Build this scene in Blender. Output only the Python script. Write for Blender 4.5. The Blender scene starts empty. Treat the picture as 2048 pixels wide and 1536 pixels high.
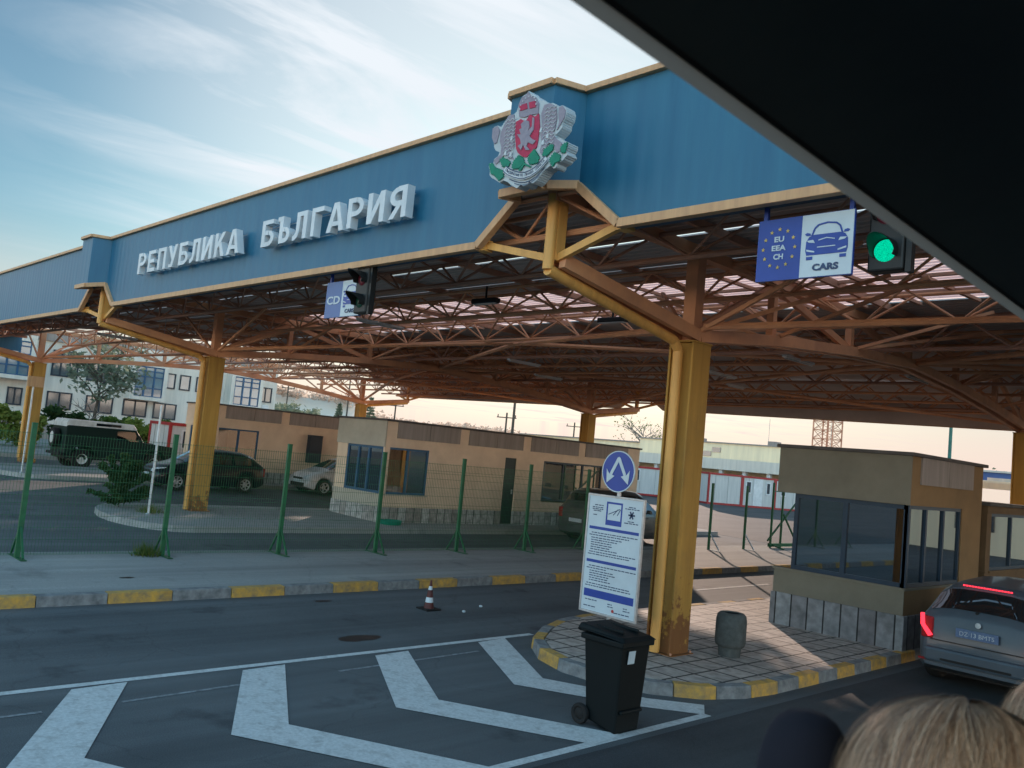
import bpy, math, random
from mathutils import Vector, Matrix
random.seed(7)
PI = math.pi
scene = bpy.context.scene
COL = scene.collection
OFF = {}            # world offset of every object's local origin (unrotated things only)

# ------------------------------------------------------------------ materials
def new_mat(name):
    m = bpy.data.materials.new(name); m.use_nodes = True
    nt = m.node_tree; nt.nodes.clear()
    return m, nt
def N(nt, t, **kw):
    n = nt.nodes.new(t)
    for k, v in kw.items():
        if k in n.inputs: n.inputs[k].default_value = v
        else: setattr(n, k, v)
    return n
def c4(c): return (c[0], c[1], c[2], 1)
def mat(name, col, col2=None, rough=.6, scale=3.0, var=.25, metal=0.0, bump=0.0, bscale=60.0, streak=False, spec=.4, obj=False, emis=None, estr=0, dirt=0.0, coat=0.0, foot=False):
    """principled material with two scales of noise mixing col and col2"""
    m, nt = new_mat(name); L = nt.links.new
    out = N(nt, 'ShaderNodeOutputMaterial'); b = N(nt, 'ShaderNodeBsdfPrincipled')
    b.inputs['Roughness'].default_value = rough; b.inputs['Metallic'].default_value = metal
    b.inputs['Specular IOR Level'].default_value = spec
    if coat: b.inputs['Coat Weight'].default_value = coat; b.inputs['Coat Roughness'].default_value = .08
    L(b.outputs[0], out.inputs[0])
    if obj:
        tc = N(nt, 'ShaderNodeTexCoord'); src = tc.outputs['Object']
    else:
        g = N(nt, 'ShaderNodeNewGeometry'); src = g.outputs['Position']
    if col2 is None: col2 = tuple(max(0, c*(1-var*1.6)) for c in col)
    mp = N(nt, 'ShaderNodeMapping'); L(src, mp.inputs[0])
    if streak: mp.inputs['Scale'].default_value = (3.0, 3.0, .22)
    n1 = N(nt, 'ShaderNodeTexNoise', Scale=scale, Detail=6.0, Roughness=.65); L(mp.outputs[0], n1.inputs['Vector'])
    r = N(nt, 'ShaderNodeMapRange'); r.inputs[1].default_value = .35; r.inputs[2].default_value = .68
    L(n1.outputs[0], r.inputs[0])
    mx = N(nt, 'ShaderNodeMix', data_type='RGBA'); mx.inputs[6].default_value = c4(col); mx.inputs[7].default_value = c4(col2)
    L(r.outputs[0], mx.inputs[0]); colout = mx.outputs[2]
    if dirt:
        n3 = N(nt, 'ShaderNodeTexNoise', Scale=scale*.23, Detail=8.0, Roughness=.7); L(src, n3.inputs['Vector'])
        r3 = N(nt, 'ShaderNodeMapRange'); r3.inputs[1].default_value = .5; r3.inputs[2].default_value = .75; r3.inputs[4].default_value = dirt
        L(n3.outputs[0], r3.inputs[0])
        m3 = N(nt, 'ShaderNodeMix', data_type='RGBA'); m3.inputs[7].default_value = (.09, .075, .06, 1)
        L(r3.outputs[0], m3.inputs[0]); L(colout, m3.inputs[6]); colout = m3.outputs[2]
    if foot:
        gp = N(nt, 'ShaderNodeNewGeometry'); sz = N(nt, 'ShaderNodeSeparateXYZ'); L(gp.outputs['Position'], sz.inputs[0])
        nf = N(nt, 'ShaderNodeTexNoise', Scale=7.0, Detail=7.0, Roughness=.7); L(gp.outputs['Position'], nf.inputs['Vector'])
        hz_ = N(nt, 'ShaderNodeMapRange'); hz_.inputs[1].default_value = .15; hz_.inputs[2].default_value = 1.3; hz_.inputs[3].default_value = .38; hz_.inputs[4].default_value = .0; L(sz.outputs[2], hz_.inputs[0])
        ad_ = N(nt, 'ShaderNodeMath', operation='ADD'); L(nf.outputs[0], ad_.inputs[0]); L(hz_.outputs[0], ad_.inputs[1])
        rf_ = N(nt, 'ShaderNodeMapRange'); rf_.inputs[1].default_value = .68; rf_.inputs[2].default_value = .74; rf_.inputs[4].default_value = .8; L(ad_.outputs[0], rf_.inputs[0])
        mf = N(nt, 'ShaderNodeMix', data_type='RGBA'); mf.inputs[7].default_value = (.16,.06,.03,1); L(rf_.outputs[0], mf.inputs[0]); L(colout, mf.inputs[6]); colout = mf.outputs[2]
    L(colout, b.inputs['Base Color'])
    if bump:
        n2 = N(nt, 'ShaderNodeTexNoise', Scale=bscale, Detail=4.0); L(src, n2.inputs['Vector'])
        bp = N(nt, 'ShaderNodeBump', Strength=bump, Distance=.02); L(n2.outputs[0], bp.inputs['Height']); L(bp.outputs[0], b.inputs['Normal'])
    if emis:
        b.inputs['Emission Color'].default_value = c4(emis); b.inputs['Emission Strength'].default_value = estr
    m['b'] = 1
    return m
def glass_mat(name, tint, refl=.5, trans=.5, rough=.02):
    m, nt = new_mat(name); L = nt.links.new
    out = N(nt, 'ShaderNodeOutputMaterial')
    t = N(nt, 'ShaderNodeBsdfTransparent'); t.inputs[0].default_value = c4(tint)
    g = N(nt, 'ShaderNodeBsdfGlossy'); g.inputs['Roughness'].default_value = rough; g.inputs[0].default_value = (.9, .95, 1, 1)
    d = N(nt, 'ShaderNodeBsdfDiffuse'); d.inputs[0].default_value = (.012, .018, .022, 1)
    fr = N(nt, 'ShaderNodeFresnel', IOR=1.5)
    mr = N(nt, 'ShaderNodeMath', operation='MULTIPLY_ADD'); mr.inputs[1].default_value = 1.6; mr.inputs[2].default_value = refl*.12
    L(fr.outputs[0], mr.inputs[0])
    a = N(nt, 'ShaderNodeMixShader'); a.inputs[0].default_value = trans; L(d.outputs[0], a.inputs[1]); L(t.outputs[0], a.inputs[2])
    bb = N(nt, 'ShaderNodeMixShader'); L(mr.outputs[0], bb.inputs[0]); L(a.outputs[0], bb.inputs[1]); L(g.outputs[0], bb.inputs[2])
    L(bb.outputs[0], out.inputs[0])
    return m
def emit_mat(name, col, s):
    m, nt = new_mat(name); out = N(nt, 'ShaderNodeOutputMaterial'); e = N(nt, 'ShaderNodeEmission', Strength=s)
    e.inputs[0].default_value = c4(col); nt.links.new(e.outputs[0], out.inputs[0]); return m
def asphalt_mat(name, c1, c2, crackc, spot=.3):
    m, nt = new_mat(name); L = nt.links.new
    out = N(nt, 'ShaderNodeOutputMaterial'); b = N(nt, 'ShaderNodeBsdfPrincipled', Roughness=.85)
    b.inputs['Specular IOR Level'].default_value = .25
    g = N(nt, 'ShaderNodeNewGeometry')
    big = N(nt, 'ShaderNodeTexNoise', Scale=.35, Detail=8.0, Roughness=.62); L(g.outputs['Position'], big.inputs['Vector'])
    r1 = N(nt, 'ShaderNodeMapRange'); r1.inputs[1].default_value = .35; r1.inputs[2].default_value = .65; L(big.outputs[0], r1.inputs[0])
    mx = N(nt, 'ShaderNodeMix', data_type='RGBA'); mx.inputs[6].default_value = c4(c1); mx.inputs[7].default_value = c4(c2); L(r1.outputs[0], mx.inputs[0])
    fine = N(nt, 'ShaderNodeTexNoise', Scale=90.0, Detail=3.0); L(g.outputs['Position'], fine.inputs['Vector'])
    r2 = N(nt, 'ShaderNodeMapRange'); r2.inputs[1].default_value = .3; r2.inputs[2].default_value = .7; r2.inputs[3].default_value = .72; r2.inputs[4].default_value = 1.25; L(fine.outputs[0], r2.inputs[0])
    m2 = N(nt, 'ShaderNodeMix', data_type='RGBA', blend_type='MULTIPLY'); m2.inputs[0].default_value = 1; L(mx.outputs[2], m2.inputs[6]); L(r2.outputs[0], m2.inputs[7])
    tp = N(nt, 'ShaderNodeMapping'); tp.inputs['Scale'].default_value = (1.5,.045,1); L(g.outputs['Position'], tp.inputs[0])
    tn = N(nt, 'ShaderNodeTexNoise', Scale=1.2, Detail=5.0, Roughness=.6); L(tp.outputs[0], tn.inputs['Vector'])
    tr_ = N(nt, 'ShaderNodeMapRange'); tr_.inputs[1].default_value = .35; tr_.inputs[2].default_value = .65; tr_.inputs[3].default_value = .74; tr_.inputs[4].default_value = 1.12; L(tn.outputs[0], tr_.inputs[0])
    m2b = N(nt, 'ShaderNodeMix', data_type='RGBA', blend_type='MULTIPLY'); m2b.inputs[0].default_value = 1; L(m2.outputs[2], m2b.inputs[6]); L(tr_.outputs[0], m2b.inputs[7]); m2 = m2b
    # oil spots
    sp = N(nt, 'ShaderNodeTexNoise', Scale=1.1, Detail=5.0, Roughness=.6); L(g.outputs['Position'], sp.inputs['Vector'])
    r3 = N(nt, 'ShaderNodeMapRange'); r3.inputs[1].default_value = .6; r3.inputs[2].default_value = .72; r3.inputs[4].default_value = spot; L(sp.outputs[0], r3.inputs[0])
    m3 = N(nt, 'ShaderNodeMix', data_type='RGBA'); m3.inputs[7].default_value = c4(crackc); L(r3.outputs[0], m3.inputs[0]); L(m2.outputs[2], m3.inputs[6])
    # fine cracks
    v = N(nt, 'ShaderNodeTexVoronoi', feature='DISTANCE_TO_EDGE', Scale=.33)
    wv = N(nt, 'ShaderNodeTexNoise', Scale=1.3, Detail=5.0); L(g.outputs['Position'], wv.inputs['Vector'])
    va = N(nt, 'ShaderNodeVectorMath', operation='MULTIPLY_ADD'); va.inputs[1].default_value = (.9, .9, .9); L(wv.outputs['Color'], va.inputs[0]); L(g.outputs['Position'], va.inputs[2]); L(va.outputs[0], v.inputs['Vector'])
    rc = N(nt, 'ShaderNodeMapRange'); rc.inputs[1].default_value = .0; rc.inputs[2].default_value = .006; rc.inputs[3].default_value = .22; rc.inputs[4].default_value = 0; L(v.outputs['Distance'], rc.inputs[0])
    m4 = N(nt, 'ShaderNodeMix', data_type='RGBA'); m4.inputs[7].default_value = c4(crackc); L(rc.outputs[0], m4.inputs[0]); L(m3.outputs[2], m4.inputs[6])
    L(m4.outputs[2], b.inputs['Base Color'])
    bp = N(nt, 'ShaderNodeBump', Strength=.35, Distance=.01); L(fine.outputs[0], bp.inputs['Height']); L(bp.outputs[0], b.inputs['Normal'])
    L(b.outputs[0], out.inputs[0]); return m
def brick_mat(name, c1, c2, mortar, w, h, off=.5, rough=.8, rotz=0.0, msize=.02, vertical=False, bump=.4):
    m, nt = new_mat(name); L = nt.links.new
    out = N(nt, 'ShaderNodeOutputMaterial'); b = N(nt, 'ShaderNodeBsdfPrincipled', Roughness=rough)
    g = N(nt, 'ShaderNodeNewGeometry'); mp = N(nt, 'ShaderNodeMapping'); L(g.outputs['Position'], mp.inputs[0]); mp.inputs['Rotation'].default_value = (0, 0, rotz)
    src = mp.outputs[0]
    if vertical:
        sx = N(nt, 'ShaderNodeSeparateXYZ'); L(g.outputs['Position'], sx.inputs[0]); ad = N(nt, 'ShaderNodeMath', operation='ADD'); L(sx.outputs[0], ad.inputs[0]); L(sx.outputs[1], ad.inputs[1])
        cx = N(nt, 'ShaderNodeCombineXYZ'); L(ad.outputs[0], cx.inputs[0]); L(sx.outputs[2], cx.inputs[1]); src = cx.outputs[0]
    br = N(nt, 'ShaderNodeTexBrick', Scale=1.0); br.offset = off
    br.inputs['Color1'].default_value = c4(c1); br.inputs['Color2'].default_value = c4(c2); br.inputs['Mortar'].default_value = c4(mortar)
    br.inputs['Mortar Size'].default_value = msize; br.inputs['Brick Width'].default_value = w; br.inputs['Row Height'].default_value = h
    L(src, br.inputs['Vector'])
    n = N(nt, 'ShaderNodeTexNoise', Scale=7.0, Detail=7.0); L(g.outputs['Position'], n.inputs['Vector'])
    r = N(nt, 'ShaderNodeMapRange'); r.inputs[1].default_value = .3; r.inputs[2].default_value = .7; r.inputs[3].default_value = .6; r.inputs[4].default_value = 1.2; L(n.outputs[0], r.inputs[0])
    mu = N(nt, 'ShaderNodeMix', data_type='RGBA', blend_type='MULTIPLY'); mu.inputs[0].default_value = 1; L(br.outputs[0], mu.inputs[6]); L(r.outputs[0], mu.inputs[7])
    L(mu.outputs[2], b.inputs['Base Color'])
    bp = N(nt, 'ShaderNodeBump', Strength=bump, Distance=.01, invert=True); L(br.outputs['Fac'], bp.inputs['Height']); L(bp.outputs[0], b.inputs['Normal'])
    L(b.outputs[0], out.inputs[0]); return m
def ribbed_mat(name, col, col2, axis=0, pitch=.25, rough=.5, strength=.6):
    """sheet metal with pressed ribs, rain streaks and faded patches"""
    m, nt = new_mat(name); L = nt.links.new
    out = N(nt, 'ShaderNodeOutputMaterial'); b = N(nt, 'ShaderNodeBsdfPrincipled', Roughness=rough)
    g = N(nt, 'ShaderNodeNewGeometry')
    mp = N(nt, 'ShaderNodeMapping'); mp.inputs['Scale'].default_value = (2.2, 2.2, .18); L(g.outputs['Position'], mp.inputs[0])
    n1 = N(nt, 'ShaderNodeTexNoise', Scale=2.0, Detail=8.0, Roughness=.7); L(mp.outputs[0], n1.inputs['Vector'])
    r = N(nt, 'ShaderNodeMapRange'); r.inputs[1].default_value = .36; r.inputs[2].default_value = .7; L(n1.outputs[0], r.inputs[0])
    mx = N(nt, 'ShaderNodeMix', data_type='RGBA'); mx.inputs[6].default_value = c4(col); mx.inputs[7].default_value = c4(col2); L(r.outputs[0], mx.inputs[0])
    L(mx.outputs[2], b.inputs['Base Color'])
    s = N(nt, 'ShaderNodeSeparateXYZ'); L(g.outputs['Position'], s.inputs[0])
    mm = N(nt, 'ShaderNodeMath', operation='MULTIPLY'); mm.inputs[1].default_value = 2*PI/pitch; L(s.outputs[axis], mm.inputs[0])
    sn = N(nt, 'ShaderNodeMath', operation='SINE'); L(mm.outputs[0], sn.inputs[0])
    pw = N(nt, 'ShaderNodeMath', operation='MULTIPLY'); L(sn.outputs[0], pw.inputs[0]); pw.inputs[1].default_value = 1
    bp = N(nt, 'ShaderNodeBump', Strength=strength, Distance=.02); L(pw.outputs[0], bp.inputs['Height']); L(bp.outputs[0], b.inputs['Normal'])
    L(b.outputs[0], out.inputs[0]); return m
def leaf_mat(name, c1, c2, rough=.6):
    m, nt = new_mat(name); L = nt.links.new
    out = N(nt, 'ShaderNodeOutputMaterial')
    g = N(nt, 'ShaderNodeNewGeometry')
    rr = N(nt, 'ShaderNodeMix', data_type='RGBA'); rr.inputs[6].default_value = c4(c1); rr.inputs[7].default_value = c4(c2); L(g.outputs['Random Per Island'], rr.inputs[0])
    d = N(nt, 'ShaderNodeBsdfDiffuse'); t = N(nt, 'ShaderNodeBsdfTranslucent'); L(rr.outputs[2], d.inputs[0]); L(rr.outputs[2], t.inputs[0])
    mx = N(nt, 'ShaderNodeMixShader'); mx.inputs[0].default_value = .45; L(d.outputs[0], mx.inputs[1]); L(t.outputs[0], mx.inputs[2]); L(mx.outputs[0], out.inputs[0])
    return m

M = {}
M['asphalt'] = asphalt_mat('asphalt', (.092,.102,.108), (.122,.132,.136), (.02,.022,.024), .5)
M['pave'] = asphalt_mat('pavement concrete', (.28,.285,.275), (.34,.34,.32), (.07,.07,.07), .35)
M['road_far'] = asphalt_mat('yard asphalt', (.08,.073,.07), (.11,.10,.095), (.06,.06,.055), .3)
M['paint_white'] = mat('worn white road paint', (.62,.64,.63), (.46,.48,.47), rough=.85, scale=28, dirt=.5, bump=.2, bscale=80)
M['paint_thin'] = mat('faded white road paint', (.3,.32,.33), (.1,.11,.115), rough=.8, scale=14)
M['kerb_y'] = mat('yellow kerb paint', (.60,.34,.06), (.26,.19,.10), rough=.85, scale=9, dirt=.5, bump=.3, bscale=40)
M['kerb_g'] = mat('grey kerb stone', (.24,.25,.25), (.12,.125,.13), rough=.9, scale=8, bump=.3, bscale=40)
M['kerb_stone'] = mat('old kerb stone', (.27,.26,.24), (.15,.15,.14), rough=.9, scale=4, bump=.3)
M['tiles'] = brick_mat('concrete paving slabs', (.46,.40,.35), (.37,.32,.28), (.05,.045,.04), .42, .42, off=0, rotz=.0, msize=.02)
M['fascia'] = ribbed_mat('blue fascia sheet', (.009,.108,.200), (.018,.140,.232), 0, .25, strength=.12)
M['fascia_dark'] = mat('blue sheet back', (.03,.10,.17), (.02,.06,.1), rough=.7)
M['trim'] = mat('ochre trim', (.62,.36,.18), (.48,.27,.14), rough=.55, scale=4, streak=True)
M['col'] = mat('yellow column paint', (.50,.28,.065), (.36,.19,.045), rough=.7, scale=2.0, streak=True, dirt=.5, spec=.2, foot=True)
M['steel'] = mat('orange steel paint', (.74,.35,.17), (.52,.24,.13), rough=.6, scale=1.2)
M['steel_dark'] = mat('brown steel paint', (.52,.27,.17), (.36,.18,.12), rough=.65, scale=1.2)
M['pipe'] = mat('ochre drain pipe', (.80,.42,.11), (.6,.30,.08), rough=.5, scale=2, streak=True)
M['deck'] = mat('roof deck steel', (.60,.48,.42), (.46,.37,.32), rough=.55, scale=.8)
M['white_plas'] = mat('white painted plaster', (.76,.69,.59), (.62,.57,.49), rough=.85, scale=1.2, streak=True, bump=.15)
M['peach'] = mat('peach plaster', (.80,.61,.44), (.66,.49,.35), rough=.9, scale=1.0, bump=.2, dirt=.25)
M['cream_front'] = mat('beige plaster', (.50,.45,.36), (.40,.36,.29), rough=.9, scale=1.0, bump=.2, dirt=.2)
M['cream'] = mat('cream plaster', (.95,.76,.50), (.78,.62,.42), rough=.9, scale=.6, streak=True)
M['conc'] = mat('grey concrete panel', (.34,.29,.26), (.25,.215,.19), rough=.95, scale=2.5, bump=.25, streak=True)
M['roofedge'] = mat('dark roof edge', (.10,.09,.085), (.06,.055,.05), rough=.8)
M['stone'] = brick_mat('marble cladding slabs', (.50,.49,.47), (.28,.24,.22), (.05,.05,.05), .30, 5.0, off=0, msize=.012, vertical=True)
M['wframe_navy'] = mat('navy window frame', (.006,.03,.06), (.005,.022,.045), rough=.5)
M['wframe'] = mat('blue window frame', (.02,.10,.21), (.015,.07,.14), rough=.45)
M['wframe_dark'] = mat('dark window frame', (.02,.035,.05), rough=.5)
M['glass'] = glass_mat('window glass', (.62,.66,.66), .8, .78)
M['glass_dark'] = glass_mat('dark window glass', (.2,.22,.24), 1.3, .45)
M['car_glass'] = glass_mat('car glass', (.12,.14,.15), .8, .35)
M['inner'] = mat('dim interior', (.05,.045,.04), rough=.9)
M['inner_light'] = mat('interior wall', (.35,.28,.2), rough=.9)
M['door'] = mat('dark green door', (.02,.035,.03), rough=.5)
M['fence'] = mat('green fence paint', (.012,.13,.05), (.01,.08,.035), rough=.5, scale=6)
M['galv'] = mat('galvanised steel', (.5,.5,.5), (.35,.36,.37), rough=.45, metal=.6, scale=12)
M['bin'] = mat('black green plastic', (.003,.007,.008), (.002,.005,.006), rough=.6, scale=5, spec=.2)
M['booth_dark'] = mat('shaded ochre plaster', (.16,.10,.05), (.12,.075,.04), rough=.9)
M['binconc'] = mat('weathered dark concrete', (.10,.105,.10), (.06,.065,.06), rough=.95, scale=12, bump=.4, bscale=90)
M['rubber'] = mat('black rubber', (.012,.012,.012), rough=.8)
M['rim'] = mat('alloy rim', (.55,.56,.57), rough=.35, metal=.5)
M['rim_white'] = mat('white steel rim', (.75,.74,.70), rough=.5)
M['sign_blue'] = mat('sign blue', (.015,.055,.30), (.012,.045,.25), rough=.4)
M['sign_blue2'] = mat('faded sign blue', (.07,.14,.34), (.06,.12,.30), rough=.4)
M['sign_white'] = mat('sign white', (.52,.60,.64), (.46,.53,.57), rough=.4)
M['sign_dark'] = mat('sign dark print', (.03,.06,.14), rough=.5)
M['sign_yellow'] = mat('star yellow', (.7,.5,.12), rough=.5)
M['letters'] = mat('white letter face', (.66,.70,.72), (.52,.56,.58), rough=.45, scale=2)
M['grey_trim'] = mat('grey aluminium trim', (.30,.31,.30), (.24,.25,.24), rough=.4)
M['black'] = mat('black signal housing', (.012,.014,.014), rough=.5)
M['white'] = mat('white enamel', (.75,.74,.72), (.6,.6,.58), rough=.5)
M['panel_white'] = mat('container white panel', (.62,.60,.56), (.5,.49,.46), rough=.6, streak=True)
M['red'] = mat('red frame paint', (.42,.03,.03), (.3,.02,.02), rough=.5)
M['lion_grey'] = mat('lion grey', (.30,.27,.32), (.22,.20,.25), rough=.6, scale=20, obj=True)
M['crest_base'] = mat('crest pale edge', (.50,.56,.58), (.38,.44,.46), rough=.6)
M['crest_white'] = mat('crest white', (.66,.72,.74), rough=.6)
M['crest_red'] = mat('shield red', (.48,.03,.08), (.35,.02,.07), rough=.6, scale=15)
M['crest_green'] = mat('leaf green', (.0,.22,.13), (.0,.16,.1), rough=.6, scale=15)
M['paint_green_dark'] = mat('dark green car paint', (.006,.02,.016), (.008,.024,.018), rough=.5, coat=.0, spec=.2)
M['paint_black'] = mat('black car paint', (.006,.009,.016), rough=.35, coat=.3, spec=.3)
M['paint_white_car'] = mat('white car paint', (.62,.63,.64), rough=.3, coat=.5)
M['paint_silver'] = mat('silver blue car paint', (.065,.085,.105), (.05,.07,.09), rough=.4, metal=.0, coat=.25, spec=.3)
M['paint_grey'] = mat('grey car paint', (.10,.115,.12), rough=.3, metal=.4, coat=.5)
M['lamp_clear'] = mat('headlamp glass', (.5,.55,.58), rough=.15)
M['lamp_red'] = mat('tail lamp red', (.35,.015,.02), rough=.2)
M['lamp_red_on'] = emit_mat('lit brake lamp', (1.0,.04,.07), 2.2)
m_, nt_ = new_mat('lit green signal'); o_ = N(nt_,'ShaderNodeOutputMaterial'); e_ = N(nt_,'ShaderNodeEmission'); v_ = N(nt_,'ShaderNodeTexVoronoi', Scale=160.0); g_ = N(nt_,'ShaderNodeNewGeometry'); r_ = N(nt_,'ShaderNodeMapRange'); r_.inputs[2].default_value = .8; r_.inputs[3].default_value = 1.5; r_.inputs[4].default_value = .55
e_.inputs[0].default_value = (.0,.72,.40,1); nt_.links.new(g_.outputs['Position'], v_.inputs['Vector']); nt_.links.new(v_.outputs['Distance'], r_.inputs[0]); nt_.links.new(r_.outputs[0], e_.inputs[1]); nt_.links.new(e_.outputs[0], o_.inputs[0]); M['lamp_green_on'] = m_
M['lamp_red_off'] = mat('unlit red signal', (.12,.01,.02), rough=.3)
M['lamp_green_off'] = mat('unlit green signal', (.01,.06,.04), rough=.3)
M['plate'] = mat('number plate', (.10,.16,.28), (.05,.09,.18), rough=.5, scale=30)
M['tube'] = mat('fluorescent tube', (.7,.7,.68), rough=.4)
M['bark'] = mat('bark', (.11,.09,.07), (.06,.05,.04), rough=.95, scale=8, bump=.4)
M['bark_pale'] = mat('pale bark', (.25,.22,.18), (.15,.13,.11), rough=.95, scale=8)
M['leaf'] = leaf_mat('leaves', (.05,.11,.025), (.14,.20,.05))
M['leaf_dark'] = leaf_mat('dark leaves', (.025,.06,.025), (.06,.11,.04))
M['leaf_light'] = leaf_mat('pale green leaves', (.12,.20,.04), (.28,.33,.09))  # paler, yellower leaf colour for some bushes
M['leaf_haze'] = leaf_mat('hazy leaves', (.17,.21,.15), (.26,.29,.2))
M['leaf_far'] = leaf_mat('hazy far autumn leaves', (.50,.38,.30), (.66,.52,.42))  # pale haze put into the distant leaf colour
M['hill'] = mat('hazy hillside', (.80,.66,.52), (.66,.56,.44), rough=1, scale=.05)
M['cone'] = mat('faded red cone', (.11,.025,.022), (.06,.02,.02), rough=.6)
M['cer'] = mat('bus lining', (.06,.075,.07), (.045,.055,.055), rough=.75, scale=2)
m_, nt_ = new_mat('coach window rail'); o_ = N(nt_,'ShaderNodeOutputMaterial'); t1_ = N(nt_,'ShaderNodeBsdfTranslucent'); t1_.inputs[0].default_value = (.36,.33,.29,1); t2_ = N(nt_,'ShaderNodeBsdfDiffuse'); t2_.inputs[0].default_value = (.34,.33,.30,1)
x_ = N(nt_,'ShaderNodeMixShader'); x_.inputs[0].default_value = .5; nt_.links.new(t1_.outputs[0], x_.inputs[1]); nt_.links.new(t2_.outputs[0], x_.inputs[2]); nt_.links.new(x_.outputs[0], o_.inputs[0]); M['rail'] = m_
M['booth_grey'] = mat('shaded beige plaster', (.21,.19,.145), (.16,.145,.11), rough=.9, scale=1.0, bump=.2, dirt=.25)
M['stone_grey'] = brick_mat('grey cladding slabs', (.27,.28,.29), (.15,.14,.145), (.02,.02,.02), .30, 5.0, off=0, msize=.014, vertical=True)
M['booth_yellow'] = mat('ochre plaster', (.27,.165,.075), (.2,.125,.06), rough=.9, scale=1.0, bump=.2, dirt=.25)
M['seat'] = mat('seat cloth', (.012,.016,.03), rough=.95)
M['skin'] = mat('skin', (.55,.34,.25), (.48,.28,.2), rough=.5, scale=12)
M['cloth'] = mat('dark jacket', (.02,.022,.03), rough=.9, scale=20)
M['grass'] = leaf_mat('grass', (.08,.13,.03), (.15,.18,.05))

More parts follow.
